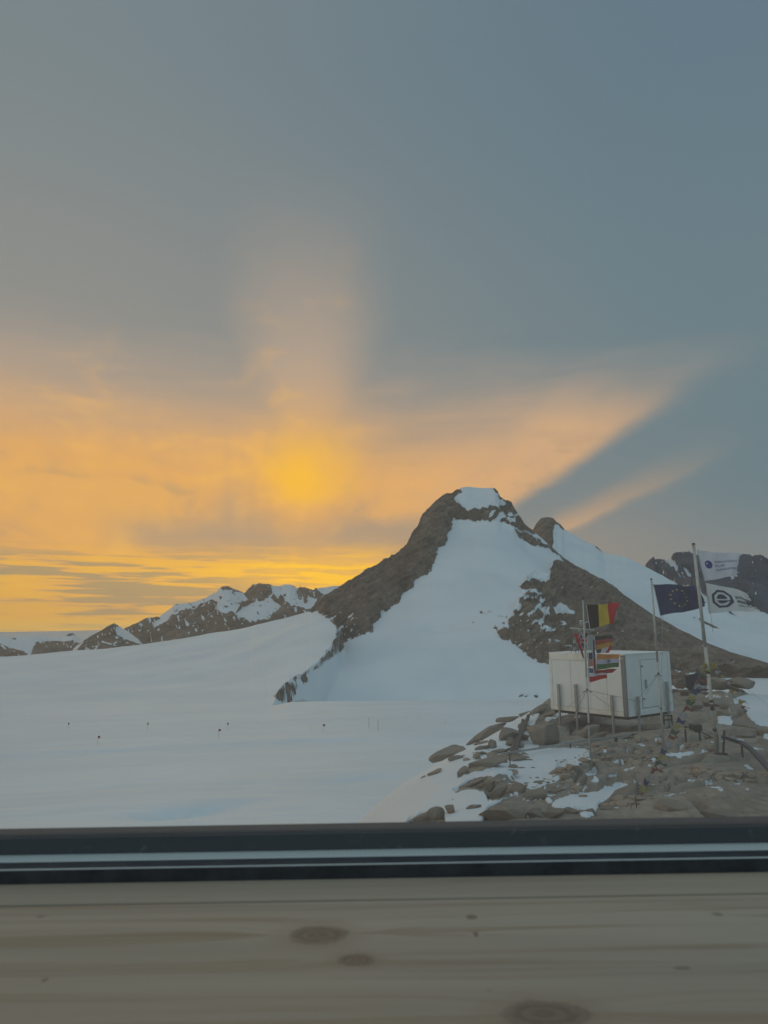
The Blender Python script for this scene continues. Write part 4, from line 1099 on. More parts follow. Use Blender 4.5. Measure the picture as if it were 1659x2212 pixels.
def text_decal(txt, s0, t0, hgt, f, o0, parent, col, asp, off=-0.012, bold=0.0, name='lettering'):
    cu = bpy.data.curves.new('t', 'FONT'); cu.body = txt; cu.size = 1.0; cu.fill_mode = 'FRONT'; cu.resolution_u = 3; cu.offset = bold
    ob = bpy.data.objects.new('t', cu); C.objects.link(ob)
    dg = bpy.context.evaluated_depsgraph_get(); me_ = bpy.data.meshes.new_from_object(ob.evaluated_get(dg))
    bpy.data.objects.remove(ob)
    bm = bmesh.new(); bm.from_mesh(me_)
    for v in bm.verts:
        s, t = s0 + v.co.x * hgt / asp, t0 - v.co.y * hgt
        v.co = f(min(s, 1.0), t) - o0 + Vector((0, off, 0))
    bm.to_mesh(me_); bm.free(); me_.materials.clear()
    me_.name = name
    return link(name, me_, cmat(col), parent)


def star(cs_, ct, r, asp, n=5, rin=0.42, rot=-math.pi / 2):
    return [(cs_ + (r if k % 2 == 0 else r * rin) * math.cos(rot + k * math.pi / n) / asp, ct + (r if k % 2 == 0 else r * rin) * math.sin(rot + k * math.pi / n)) for k in range(2 * n)]


def ring(cs_, ct, r0, r1, asp, n, a0_=0.0, a1_=2 * math.pi):
    out = []
    for k in range(n):
        x0, x1 = a0_ + (a1_ - a0_) * k / n, a0_ + (a1_ - a0_) * (k + 1) / n
        out.append([(cs_ + r * math.cos(x) / asp, ct + r * math.sin(x)) for r, x in ((r0, x0), (r1, x0), (r1, x1), (r0, x1))])
    return out


def c2(x, y): return ((2540 + x / 3.4277) / 1.8228, (2120 + y / 3.4277) / 1.8228)


# white flag with the blue globe
o, o0, f = flag('upper white flag with a blue ball emblem and faint lettering', [c2(705, 160), c2(1285, 215), c2(1288, 500), c2(805, 572)], bR.y + .1, lambda s, t: (.70, .72, .80), wave=.11, ph=.5, tatter=.05, group='white flags on the tallest pole')
asp = 1.45
PB = (.06, .075, .30)
decal('emblem', [[(.19 + .125 * math.cos(a_) / asp, .47 + .14 * math.sin(a_)) for a_ in np.linspace(0, 2 * math.pi, 24, endpoint=False)]], f, o0, o, PB)
decal('emblem_highlight', [[(.155 + .032 * math.cos(a_) / asp, .44 + .038 * math.sin(a_)) for a_ in np.linspace(0, 2 * math.pi, 12, endpoint=False)]], f, o0, o, WHT, -.02)
for k, tx in enumerate(('INTERNATIONAL', 'POLAR', 'FOUNDATION')):
    text_decal(tx, .355, .40 + k * .155, .115 if k else .10, f, o0, o, (.16, .18, .38), asp, bold=.02)
# white flag with the octagonal letter emblem
o, o0, f = flag('lower white flag with an octagonal letter emblem and frayed end', [c2(820, 600), c2(1400, 740), c2(1540, 975), c2(865, 1015)], bR.y + .1, lambda s, t: (.74, .76, .77), wave=.085, ph=2.1, tatter=.16, sag=-.02, group='white flags on the tallest pole')
asp = 1.5; DK = (.05, .07, .14)
cs0, ct0 = .315, .50
decal('emblem', ring(cs0, ct0, .27, .355, asp, 8, math.pi / 8, 2 * math.pi + math.pi / 8), f, o0, o, DK)
decal('emblem_letter', ring(cs0, ct0, .0, .175, asp, 10, math.pi, 2 * math.pi) + [[(cs0 - .175 / asp, ct0 + .06), (cs0 + .19 / asp, ct0 + .06), (cs0 + .15 / asp, ct0 + .13), (cs0 + .05 / asp, ct0 + .17), (cs0 - .05 / asp, ct0 + .175), (cs0 - .14 / asp, ct0 + .13)]]
      + [[(cs0 + .19 / asp, ct0 + .06), (cs0 + .27 / asp, ct0 + .05), (cs0 + .27 / asp, ct0 + .12), (cs0 + .17 / asp, ct0 + .1)]], f, o0, o, DK)
text_decal('princess', .60, .45, .19, f, o0, o, DK, 1.75, bold=.03); text_decal('elisabeth', .60, .63, .19, f, o0, o, DK, 1.9, bold=.03); text_decal('antarctica', .60, .79, .15, f, o0, o, (.22, .25, .30), 1.75, bold=.01)
# EU flag
o, o0, f = flag('dark blue flag with a ring of yellow stars', [c2(112, 620), c2(690, 632), c2(792, 935), c2(208, 1045)], bM_.y + .1, lambda s, t: NAVY, wave=.17, ph=4.0, tatter=.03, group='flags on the ridge')
for k in range(12):
    an = k * math.pi / 6 - .15
    decal('star', [star(.525 + .30 * math.cos(an) / 1.45, .49 + .30 * math.sin(an), .052, 1.45)], f, o0, o, (.55, .50, .22))
for a_, b_ in (((1410, 1262), c2(112, 620)), (c2(208, 1045), (1430, 1342))):
    MB().tube(at(*a_, bM_.y + .1) - o0, at(*b_, bM_.y + .1) - o0, .006, n=4).build('halyard', M_rope, o)


def nf(label, q, col, dz=0.12, **k):
    return flag(label, [cv(*p) for p in q], bL.y + dz, col, **k)


GR = 'national flags on the left pole'
nf('black yellow and red tricolour at the top of the left pole', [(515, 243), (1240, 212), (1190, 655), (597, 790)], lambda s, t: BLACK if s < .37 else YEL if s < .70 else RED, wave=.11, tatter=.07, group=GR)
nf('faded black red and gold striped flag above the orange one', [(700, 955), (1135, 940), (1165, 1160), (728, 1282)], lambda s, t: (.05, .052, .058) if t < .32 else (.34, .085, .07) if t < .66 else (.52, .30, .06), ph=1, wave=.05, dz=.3, group=GR)
nf('blue white and red upright tricolour mostly hidden under the gold stripe', [(735, 1270), (1145, 1170), (1030, 1335), (758, 1352)], lambda s, t: (.07, .08, .13) if s < .34 else WHT if s < .74 else RED, ph=2, wave=.03, nx=30, ny=8, dz=.36, group=GR)
o, o0, f = nf('orange white and green flag with a small wheel', [(760, 1365), (1278, 1385), (1283, 1660), (742, 1735)], lambda s, t: ORG if t < .33 else (.50, .48, .60) if t < .64 else GRN, ph=.3, wave=.05, dz=.08, group=GR)
decal('wheel', ring(.53, .485, .105, .13, 1.75, 20), f, o0, o, (.08, .09, .22)); decal('wheel_hub', [[(.53 + .05 * math.cos(a_) / 1.75, .485 + .05 * math.sin(a_)) for a_ in np.linspace(0, 6.28, 10, endpoint=False)]], f, o0, o, (.08, .09, .22))
decal('wheel_spoke', [[(.53, .48), (.53 + .12 * math.cos(a_) / 1.75, .485 + .12 * math.sin(a_)), (.53 + .12 * math.cos(a_ + .12) / 1.75, .485 + .12 * math.sin(a_ + .12))] for a_ in np.linspace(0, 6.28, 12, endpoint=False)], f, o0, o, (.12, .13, .26), -.014)
nf('plain dark red flag hanging below the green stripe', [(722, 1740), (1228, 1705), (1150, 1780), (700, 1878)], lambda s, t: (.40, .04, .045), ph=1.4, wave=.05, ny=10, dz=.2, group=GR)
nf('lowest flag with blue corner over white and red', [(545, 1690), (1000, 1720), (1035, 1905), (593, 2020)], lambda s, t: ((.10, .13, .24) if s < .27 and t < .36 and s > .04 else WHT if t < .60 else RED) if not (t < .42 and s > .30) else None, ph=.8, wave=.05, dz=.14, hem=True, group=GR)
nf('folded flag with dark blue corner above red and white stripes', [(560, 1340), (692, 1325), (690, 1650), (562, 1665)], lambda s, t: ((.07, .08, .12) if t < .5 else (RED if int((t - .5) * 14) % 2 else (.55, .5, .5))) if s > .05 else WHT, nx=10, ny=42, wave=.02, tatter=0, dz=.22, group=GR)
nf('narrow folded flag blue above and red below', [(650, 1050), (695, 1045), (752, 1740), (690, 1870)], lambda s, t: ((.10, .11, .22) if t < .58 else (.38, .04, .05)) if s > .18 else (.5, .5, .52), nx=12, ny=40, wave=.02, tatter=0, dz=.2, group=GR)
nf('crumpled flag of crossed red white and dark blue bands', [(355, 880), (535, 900), (520, 1290), (455, 1300)], lambda s, t: RED if abs(t - .42) < .07 or abs(s - .55) < .06 else WHT if abs(t - .42) < .13 or abs(s - .55) < .12 or abs((s - t) % 1 - .2) < .08 or abs((s + t) % 1 - .2) < .08 else (.03, .035, .07), wave=.05, nx=24, ny=40, tatter=.0, dz=.25, hem=False, group=GR)
nf('red and white streamer blown left of the left pole', [(215, 900), (365, 885), (478, 1500), (430, 1440)], lambda s, t: RED if .12 < s < .62 and t < .75 else (.42, .38, .42) if (s * 7 + t * 9) % 2 < 1 else (.28, .10, .12), wave=.05, nx=16, ny=40, tatter=.0, dz=.28, hem=False, group=GR)

# ------------------------------------------------------------------ prayer flags
PF = {'y': (.36, .34, .12), 'g': (.075, .13, .10), 'r': (.22, .085, .07), 'w': (.36, .38, .42), 'b': (.05, .075, .17), 'o': (.40, .28, .08)}


def crop4(x, y): return c4([(x, y)])[0]
def crop6(x, y): return c6([(x, y)])[0]


def pennant(parent, o0, px, py, depth, w_, h_, key, seed):
    r_ = random.Random(seed); k = depth / FOC
    p = at(px, py, depth) - o0; w_, h_ = w_ * k, h_ * k
    nx, ny = 7, 5; V, F2 = [], []
    droop, ph = r_.uniform(.05, .35), r_.uniform(0, 6)
    for j in range(ny + 1):
        for i in range(nx + 1):
            s, t = i / nx, j / ny
            taper = 1 - 0.62 * s * r_.uniform(.9, 1.1)
            V.append(tuple(p + Vector((s * w_ * (1 + .25 * t) - (t - .5) * h_ * .45 * (1 - s), .10 * math.sin(7 * s + 2 * t + ph) * s + .3 * w_ * s, -(t - .5) * h_ * taper - droop * s * h_ + .03 * math.sin(9 * s + ph)))))
    for j in range(ny):
        for i in range(nx):
            a_ = j * (nx + 1) + i; F2.append((a_, a_ + 1, a_ + nx + 2, a_ + nx + 1))
    me_ = bpy.data.meshes.new('pennant'); me_.from_pydata(V, [], F2)
    return link('pennant', me_, cmat(PF[key]), parent, True)


def pline(label, items, cord):
    st_ = items[0]; o = empty('prayer_flag_string', at(*st_[:3])); o0 = o.location.copy()
    tag(o, label, 'prayer flags', 'prayer flag strings')
    for k, (x, y, d, w_, h_, c) in enumerate(items): pennant(o, o0, x, y, d, w_, h_, c, k + int(x))
    mb_ = MB()
    for a_, b_ in zip(cord[:-1], cord[1:]): mb_.tube(at(*a_) - o0, at(*b_) - o0, .007, n=4)
    mb_.build('cord', M_wire, o)
    return o


dA0, dA1 = bR.y, foot(1383, 1712).y - .3
itA = []
for (x, y), c, w_, h_ in zip([crop4(725, 122), crop4(690, 208), crop4(655, 282), crop4(618, 362), crop4(575, 435), crop4(545, 520), crop4(510, 598), crop4(472, 680), crop4(420, 765), crop4(370, 848), crop4(338, 930), crop4(290, 1010), crop4(262, 1082), crop4(215, 1180), crop4(150, 1280), crop4(112, 1360), crop4(68, 1445), crop4(20, 1545), crop6(762, 522), crop6(728, 570), crop6(708, 620)],
                          'ygrwbygrwbygrwbygrwby', [19, 15, 19, 23, 21, 21, 23, 21, 22, 22, 22, 22, 22, 20, 18, 21, 23, 20, 11, 15, 22], [10, 12, 11, 12, 13, 12, 11, 12, 13, 12, 12, 12, 9, 12, 13, 13, 12, 12, 13, 14, 12]):
    fr = (y - 1440) / (1709 - 1440); dd_ = dA0 + (dA1 - dA0) * fr
    if y > 1560: dd_ = min(dd_, foot(x + 5, y + 9).y - .35, foot(x + 12, y + 5).y - .35)
    itA.append((x, y, dd_, w_, h_, c))
pline('long string of faded prayer flags running from the tallest pole down toward the window', itA, [(1526, 1440, dA0)] + [(x + 1, y, d) for x, y, d, *_ in itA[1:]] + [(1383, 1709, dA1)])
dB1 = hit(1626, 1559).y
ptsB = [(crop4(850, 95), 'y', 10, 8), (crop4(920, 165), 'w', 18, 7), (crop4(990, 222), 'y', 15, 6), (crop4(1080, 285), 'r', 11, 5), (crop4(1085, 318), 'w', 14, 8), (crop4(1125, 440), 'o', 14, 7), (crop4(1250, 580), 'o', 17, 9), (crop4(1290, 650), 'r', 14, 6), (crop4(1318, 692), 'w', 10, 5), (crop4(1325, 712), 'b', 8, 5)]
itB = [(p[0], p[1], dA0 + (dB1 - dA0) * (p[1] - 1440) / (1559 - 1440), w_, h_, c) for p, c, w_, h_ in ptsB]
pline('shorter string of tattered prayer flags behind the tallest pole over snow', itB, [(1526, 1438, dA0)] + [(x, y, d) for x, y, d, *_ in itB] + [(*crop4(1440, 865), dB1)])
kn = at(1530, 1440, bR.y - .1)
rag = empty('faded_rag', kn); tag(rag, 'knotted bunch of yellow green cloth tied to the tallest flagpole', 'cloth')
for k in range(4): pennant(rag, kn, 1519 + k * 5, 1438 + (k % 2) * 4 - 3, bR.y - .1 + k * .05, 14, 9, 'y' if k % 2 else 'o', 70 + k)

# ------------------------------------------------------------------ pipes, rails and stakes
def path_thing(name, label, cat, pts, r, mat, part='segment', posts=(), post_mat=M_dark, n=8, flat=None):
    P = [at(*p) for p in pts]; o = empty(name, P[0]); tag(o, label, cat)
    for a_, b_ in zip(P[:-1], P[1:]):
        mb_ = MB()
        if flat: mb_.bar(a_ - P[0], b_ - P[0], flat[0], flat[1])
        else: mb_.tube(a_ - P[0], b_ - P[0], r, n=n)
        mb_.build(part, mat, o, not flat)
    for (tx, ty, by_, d, w_) in posts:
        t_ = at(tx, ty, d); q = at(tx, by_, d)
        MB().bar(t_ - P[0], Vector((t_.x, t_.y, q.z)) - P[0] - Vector((0, 0, .1)), w_, w_, (0, 1, 0)).build('post', post_mat, o)
    return o


p1 = foot(1085, 1634).y - .3; p2 = foot(1361, 1596).y - .3
def dp(x): return p1 + (p2 - p1) * (x - 1085) / (1361 - 1085)
path_thing('pale_pipe', 'long pale conduit pipe resting on rocks in front of the brown block', 'pipe', [(1085, 1628, dp(1085)), (*crop6(0, 308), dp(1180)), (*crop6(180, 273), dp(1231)), (*crop6(580, 222), dp(1347)), (*crop6(632, 213), dp(1361))], .04, M_galv, flat=(.05, .06),
           posts=[(*crop6(180, 275), crop6(0, 300)[1], dp(1231), .04), (*crop6(522, 235), crop6(0, 290)[1], dp(1331), .09)])
path_thing('black_cable', 'black cable running along a rock crack below the cabin', 'cable', [(*crop6(632, 213), dp(1361) + .1), (*crop6(700, 212), 29), (*crop6(760, 208), 29.2), (*crop6(830, 190), 29.5), (*crop6(890, 178), 29.8), (*crop6(925, 155), 30)], .03, M_dark)
dr0, dr1, dr2 = foot(*crop6(1038, 275)).y, foot(*crop6(1461, 378)).y + .4, 20.0
dr3 = foot(*crop6(1146, 262)).y; dr4 = foot(*crop6(1287, 352)).y
rail = path_thing('hand_rail', 'low steel rail on thin posts between the middle and tallest poles', 'rail', [(*crop6(1035, 152), dr0), (*crop6(1100, 165), (dr0 + dr3) / 2), (*crop6(1150, 190), dr3), (*crop6(1235, 232), dr3 - .4)], .022, M_dark, posts=[(*crop6(1038, 152), crop6(0, 275)[1], dr0, .05), (*crop6(1146, 190), crop6(0, 262)[1], dr3, .05)])
path_thing('cable_tray', 'dark cable tray on posts descending at the right edge', 'cable tray', [(*crop6(1288, 224), dr4), (*crop6(1375, 248), (dr4 + dr1) / 2), (*crop6(1460, 275), dr1 - .4), (*crop6(1530, 322), dr1 - 1.4), (*crop6(1600, 395), dr2), (*crop6(1668, 470), dr2 - 1.2), (*crop6(1760, 570), dr2 - 3)], .05, M_tarp, flat=(.13, .08), posts=[(*crop6(1287, 224), crop6(0, 352)[1], dr4, .06), (*crop6(1461, 278), crop6(0, 378)[1], dr1 - .4, .045)])
sp = foot(*crop6(675, 765))
o = path_thing('survey_stake', 'thin metal stake with bent wire stuck between the lowest boulders', 'stake', [(*crop6(668, 668), sp.y), (*crop6(677, 758), sp.y)], .012, M_dark)
MB().tube(at(*crop6(672, 700), sp.y) - o.location, at(*crop6(628, 765), sp.y - .3) - o.location, .008, n=5).build('wire', M_dark, o)
MB().tube(at(*crop6(645, 668), sp.y) - o.location, at(*crop6(670, 668), sp.y) - o.location, .014, n=5).build('tab', M_galv, o)
sp = foot(*c5([(1130, 645)])[0])
o = path_thing('survey_stake', 'dark stake with a crossbar below the foot of the timber ladder', 'stake', [(*c5([(1122, 520)])[0], sp.y), (*c5([(1130, 640)])[0], sp.y)], .016, M_dark)
MB().tube(at(*c5([(1100, 530)])[0], sp.y) - o.location, at(*c5([(1140, 520)])[0], sp.y) - o.location, .014, n=5).build('crossbar', M_dark, o)
# weathered timber ladder lying up the rocks
def L5(x, y, d): return at(*c5([(x, y)])[0], d)


lad = empty('timber_ladder', L5(1150, 510, foot(*c5([(1150, 530)])[0]).y)); o0 = lad.location.copy()
tag(lad, 'weathered timber ladder lying up the rocks left of the cabin', 'ladder')
def surf(x, y, up): return (x, y, foot(*c5([(x, y + up)])[0]).y - .1)
A_ = [surf(*p, 30) for p in ((1140, 505), (1170, 420), (1215, 330), (1255, 230), (1268, 150))]; B_ = [surf(*p, 30) for p in ((1182, 502), (1212, 405), (1255, 305), (1285, 215), (1330, 105))]
A_ = [(x, y, d) for (x, y, _), d in zip(A_, sorted(p[2] for p in A_))]; B_ = [(x, y, d) for (x, y, _), d in zip(B_, [p[2] for p in A_[:4]] + [A_[4][2] + .8])]
M_wd = simple('dark_grey_timber', (.075, .07, .062), .8, var=.35)
for side in (A_, B_):
    mb = MB()
    for a_, b_ in zip(side[:-1], side[1:]): mb.bar(L5(*a_) - o0, L5(*b_) - o0, .10, .10)
    mb.build('side_rail', M_wd, lad)
for k in range(9):
    f_ = k / 8 * 3.7; i = int(f_); g_ = f_ - i
    pa = L5(*A_[i]).lerp(L5(*A_[i + 1]), g_); pb = L5(*B_[i]).lerp(L5(*B_[i + 1]), g_)
    MB().bar(pa - o0, pb - o0, .06, .04).build('rung', M_wd, lad)
o = path_thing('timber_post', 'short upright timber post at the top end of the ladder', 'post', [(*c5([(1330, 95)])[0], A_[4][2] + .5), (*c5([(1318, 155)])[0], A_[4][2] + .5)], .05, M_wd, flat=(.12, .12))
o = path_thing('timber_post', 'thin pale post on the skyline rocks above the ladder', 'post', [(*c5([(1370, 55)])[0], A_[4][2] + 1.5), (*c5([(1378, 105)])[0], A_[4][2] + 1.5)], .03, M_galv)
# things right of the cabin
def X4(x, y, d): return at(*crop4(x, y), d)


dpq = foot(*crop4(395, 275)).y - .2
pal = empty('pallet_stack', X4(395, 262, dpq)); o0 = pal.location.copy(); tag(pal, 'low pile of weathered wooden pallets right of the cabin', 'pallets')
for k, (x0, x1, y) in enumerate(((300, 480, 250), (310, 500, 222), (290, 600, 203))):
    for j in range(3): MB().bar(X4(x0, y, dpq + j * .35) - o0, X4(x1, y, dpq + j * .35) - o0, .22, .035).build('plank', M_wood_old, pal)
    MB().bar(X4(x0 + 20, y + 13, dpq) - o0, X4(x0 + 20, y + 13, dpq + .8) - o0, .09, .09).bar(X4(x1 - 20, y + 13, dpq) - o0, X4(x1 - 20, y + 13, dpq + .8) - o0, .09, .09).build('block', M_wood_old, pal)
dt = foot(*crop4(640, 432)).y - .2
tp = empty('covered_crate', X4(600, 420, dt)); o0 = tp.location.copy(); tag(tp, 'upturned crate half wrapped in dark navy tarpaulin', 'crate')
def slabq(name, q, depth, th, mat, par, o0):
    V = [tuple(X4(x, y, depth + dd) - o0) for dd in (0, th) for x, y in q]
    n_ = len(q); F2 = [tuple(range(n_))[::-1], tuple(range(n_, 2 * n_))] + [(i, (i + 1) % n_, n_ + (i + 1) % n_, n_ + i) for i in range(n_)]
    me_ = bpy.data.meshes.new(name); me_.from_pydata(V, [], F2); return link(name, me_, mat, par)
slabq('side_panel', [(490, 225), (610, 190), (600, 400), (545, 420), (505, 385)], dt, .5, M_tarp, tp, o0)
slabq('cover', [(612, 188), (700, 182), (640, 340), (600, 410), (580, 405)], dt - .12, .10, simple('indigo_cover', (.02, .025, .05), .5), tp, o0)
slabq('back_panel', [(615, 200), (790, 230), (800, 390), (620, 400)], dt + .2, .06, simple('maroon_board', (.07, .05, .055), .7), tp, o0)
slabq('lower_panel', [(540, 405), (600, 400), (790, 395), (880, 405), (880, 425), (560, 432)], dt - .05, .3, M_tarp, tp, o0)
dcr = foot(*crop4(480, 512)).y - .15
cr = empty('wooden_crate', X4(480, 500, dcr)); o0 = cr.location.copy(); tag(cr, 'broken wooden crate on the ledge below the tarpaulin', 'crate')
for q in ([(420, 430), (550, 428), (550, 442), (420, 444)], [(425, 486), (540, 494), (540, 508), (425, 502)], [(420, 444), (436, 444), (440, 488), (424, 488)], [(540, 440), (556, 440), (556, 500), (540, 500)], [(455, 455), (540, 452), (540, 462), (455, 465)]):
    slabq('plank', q, dcr, .08, M_wood_old, cr, o0)
slabq('back_panel', [(436, 444), (540, 442), (540, 494), (436, 490)], dcr + .4, .04, M_wd, cr, o0)
tr = empty('step_frame', X4(250, 890, 30.3)); o0 = tr.location.copy(); tag(tr, 'small dark steel step frame under the door side of the cabin', 'step frame')
for a_, b_ in (((185, 780), (305, 775)), ((188, 780), (196, 900)), ((300, 770), (308, 890)), ((190, 840), (304, 835))):
    MB().bar(X4(*a_, 30.3) - o0, X4(*b_, 30.3) - o0, .05, .05, (0, 1, 0)).build('bar', M_dark, tr)
    MB().bar(X4(*a_, 30.9) - o0, X4(*b_, 30.9) - o0, .05, .05, (0, 1, 0)).build('bar', M_dark, tr)
blk = tag(MB().box((0, 0, 0), (.36, .3, .22), Matrix.Rotation(.3, 3, 'Z'), .02).build('dark_box', M_dark), 'small dark box between the rail posts', 'box'); blk.location = X4(640, 945, foot(*crop4(640, 975)).y - .1)

# ------------------------------------------------------------------ marker flags on the glacier
M_red = simple('faded_red_marker', (.30, .03, .02), .8); M_blk = simple('black_marker', (.03, .03, .035), .8); M_cane = simple('bamboo_cane', (.22, .20, .17), .8)


def plain_hit(x, y):
    v = rays([(x, y)])[0]; r = 18.5 / (-v[2] - 0.0563)
    p = Vector(v * r); return p


def marker(x, yt, yb, kind, label, group):
    b = plain_hit(x, yb); o = empty('marker_flag', b)
    k = b.y / FOC; H_ = (yb - yt) * k
    tag(o, label, 'marker flag' if kind else 'pole', group)
    MB().tube((0, 0, -.6), (0, 0, H_), .03 if kind else .055, n=6).build('cane', M_cane if kind else M_wire, o)
    if kind:
        s_ = (.32, .30) if kind == 'r' else (.20, .36)
        f_ = MB().box((s_[0] * .9, 0, H_ - s_[1]), (s_[0] * 2, .04, s_[1] * 2), None)
        f_.build('flag', M_red if kind == 'r' else M_blk, o)
    return o


marker(211, 1591, 1608, 'r', 'leftmost red marker flag on the snow', 'red marker flags'); marker(472, 1576, 1593, 'r', 'middle red marker flag on the snow', 'red marker flags'); marker(698, 1565.5, 1582, 'r', 'rightmost red marker flag on the snow', 'red marker flags')
marker(147, 1562, 1574, 'b', 'leftmost black marker flag on the snow', 'black marker flags'); marker(318, 1562, 1576, 'b', 'middle black marker flag on the snow', 'black marker flags'); marker(491, 1562, 1575, 'b', 'rightmost black marker flag on the snow', 'black marker flags')
for n_, (x, yt, yb, lb) in enumerate(((797, 1552, 1572, 'left one of the two plain upright poles in the open snow'), (817, 1556, 1579, 'right one of the two plain upright poles in the open snow'))):
    o = marker(x, yt, yb, None, lb, 'plain poles in the snow'); o.name = 'snow_pole'
for x, yt, yb, lb in ((671, 1566, 1578, 'faint thin cane between the red marker and the two poles'), (906, 1541, 1556, 'faint thin cane nearest the rocks on the upper snow'), (962, 1553, 1568, 'faint thin cane standing left of the rocky ridge')):
    b = plain_hit(x, yb); o = tag(MB().tube((0, 0, -.5), (0, 0, (yb - yt) * b.y / FOC), .022, n=5).build('snow_cane', M_cane), lb, 'cane', 'thin canes in the snow'); o.location = b

# ------------------------------------------------------------------ the window
WX = 1.0
win = empty('window', (0, .7, -.21)); tag(win, 'black framed window bottom with double glazing looking onto the snow', 'window')
W0 = win.location.copy()


def wbar(name, y0, y1, z0, z1, mat, bev=0.0, x0=-WX, x1=WX):
    return MB().box(Vector(((x0 + x1) / 2, (y0 + y1) / 2, (z0 + z1) / 2)) - W0, (x1 - x0, y1 - y0, z1 - z0), None, bev).build(name, mat, win)


m, nt_, b = new_mat('dusty_black_profile')
geo = nt_.nodes.new('ShaderNodeNewGeometry'); Pn = geo.outputs['Position']
sp1 = noise(Pn, 90, 4, .6); sp2 = noise(Pn, 14, 3, .6)
fac = sstep(sp1, .60, .74) * sstep(sp2, .42, .62)
nt_.links.new(mix(fac * .75, (.085, .09, .10), (.24, .24, .23)), b.inputs['Base Color']); b.inputs['Roughness'].default_value = .7; b.inputs['Specular IOR Level'].default_value = .08
M_dusty = m
m, nt_, b = new_mat('perforated_spacer')
geo = nt_.nodes.new('ShaderNodeNewGeometry'); Pn = geo.outputs['Position']
gx, gy = dot(Pn, (1, 0, 0)), dot(Pn, (0, 1, 0))
fx = E.m('ABSOLUTE', E.m('FRACT', gx / 0.0042) - .5); row = sstep(E.m('ABSOLUTE', E.m('FRACT', (gy - .722) / .0095) - .5), .10, .16)
hole = sstep(fx, .22, .14) * (1.0 - row)
streak = noise(comb(gx * 3.0, gy * 400.0, 0.0), 1.0, 4, .6)
nt_.links.new(mix(hole * .35, mix(streak, (.50, .58, .57), (.72, .77, .76)), (.22, .26, .26)), b.inputs['Base Color']); b.inputs['Roughness'].default_value = .45
M_spacer = m
wbar('inner_frame', .693, .6952, -.29, -.2093, M_frame)
wbar('spacer_bar', .6952, .6992, -.2200, -.2095, M_spacer)
wbar('gasket', .6992, .7190, -.2200, -.2097, M_frame)
wbar('spacer_bar', .7190, .7405, -.2200, -.2095, M_spacer)
wbar('outer_frame', .7405, .7445, -.25, -.1945, M_dusty)
wbar('outer_frame', .7445, .766, -.25, -.1915, M_dusty, .0012)
for x0, x1 in ((-WX - .06, -WX), (WX, WX + .06)): wbar('side_frame', .69, .766, -.25, 1.06, M_frame, 0, x0, x1)
wbar('head_frame', .69, .766, 1.0, 1.06, M_frame)


def glass(name, film, wid):
    m, nt_, b = new_mat(name); nt_.nodes.remove(b); out = nt_.nodes['Material Output']
    geo = nt_.nodes.new('ShaderNodeNewGeometry')
    t = nt_.nodes.new('ShaderNodeBsdfTransparent'); t.inputs[0].default_value = (.975, .985, .985, 1)
    d = nt_.nodes.new('ShaderNodeBsdfTranslucent'); d.inputs[0].default_value = (.98, .93, .88, 1)
    n1 = noise(geo.outputs['Position'], 3.0, 3, .5)
    mx = nt_.nodes.new('ShaderNodeMixShader'); nt_.links.new((film * (0.75 + 0.5 * n1)).s if isinstance(film * (0.75 + 0.5 * n1), E) else None, mx.inputs[0])
    nt_.links.new(t.outputs[0], mx.inputs[1]); nt_.links.new(d.outputs[0], mx.inputs[2]); nt_.links.new(mx.outputs[0], out.inputs[0])
    return m


M_glo = glass('outer_glass_dust_film', 0.11, 1); M_gli = glass('inner_glass', 0.012, 1)


def pane(y, z0, mat):
    me_ = bpy.data.meshes.new('glass_pane'); me_.from_pydata([(-WX, y - W0.y, z0 - W0.z), (WX, y - W0.y, z0 - W0.z), (WX, y - W0.y, 1.0 - W0.z), (-WX, y - W0.y, 1.0 - W0.z)], [], [(0, 1, 2, 3)])
    return link('glass_pane', me_, mat, win)


pane(.7402, -.2094, M_glo); pane(.6994, -.2094, M_gli)

# pine sill (boards)
m, nt_, b = new_mat('pine_boards')
geo = nt_.nodes.new('ShaderNodeNewGeometry'); Pn = geo.outputs['Position']
gx, gy, gz = dot(Pn, (1, 0, 0)), dot(Pn, (0, 1, 0)), dot(Pn, (0, 0, 1))


def sill_xy(x, y):
    v = rays([(x, y)])[0]; v = v / -v[2] * .22; return v[0], v[1]


KN = [(687, 2017, 116, 40, 1.0), (770, 2072, 74, 27, 1.0), (1018, 1979, 24, 11, .9), (1028, 2017, 9, 11, 1.2), (1180, 2188, 168, 62, 1.0), (1550, 1973, 22, 9, .7), (97, 2115, 12, 8, .9), (88, 1978, 18, 6, .6), (1475, 2089, 34, 6, 1.0), (1055, 2137, 12, 4, .5)]
warp_y = 0.0 * gy; kmask = None; kring = None
for (x, y, w_, h_, st_) in KN:
    kx, ky = sill_xy(x, y); k2 = ky / (FOC * .97)
    rx = w_ / 2 * k2; y0_ = sill_xy(x, y - h_ / 2)[1]; y1_ = sill_xy(x, y + h_ / 2)[1]; ry = abs(y1_ - y0_) / 2
    ddx, ddy = (gx - kx) / rx, (gy - ky) / ry
    wob = (noise(Pn, 60, 2) - .5) * .45 + (noise(Pn, 240, 3) - .5) * .25
    d_ = E.m('SQRT', ddx * ddx + ddy * ddy) + wob
    core = sstep(d_, 1.12, .80) * st_
    kmask = core if kmask is None else E.m('MAXIMUM', kmask, core)
    rg = E.m('SINE', d_ * 15.0 + noise(Pn, 40, 3) * 4.0) * sstep(d_, 1.6, 1.0); kr2 = rg if x == KN[0][0] else kr2 + rg
    # fibres flow round the knot
    infl = E.m('EXPONENT', -(ddx * ddx * .16 + ddy * ddy * .30))
    warp_y = warp_y + infl * (ry * .9) * E.m('SIGN', ddy)
    if w_ > 60:
        halo = sstep(d_, 2.1, 1.0); kring = halo if kring is None else E.m('MAXIMUM', kring, halo)
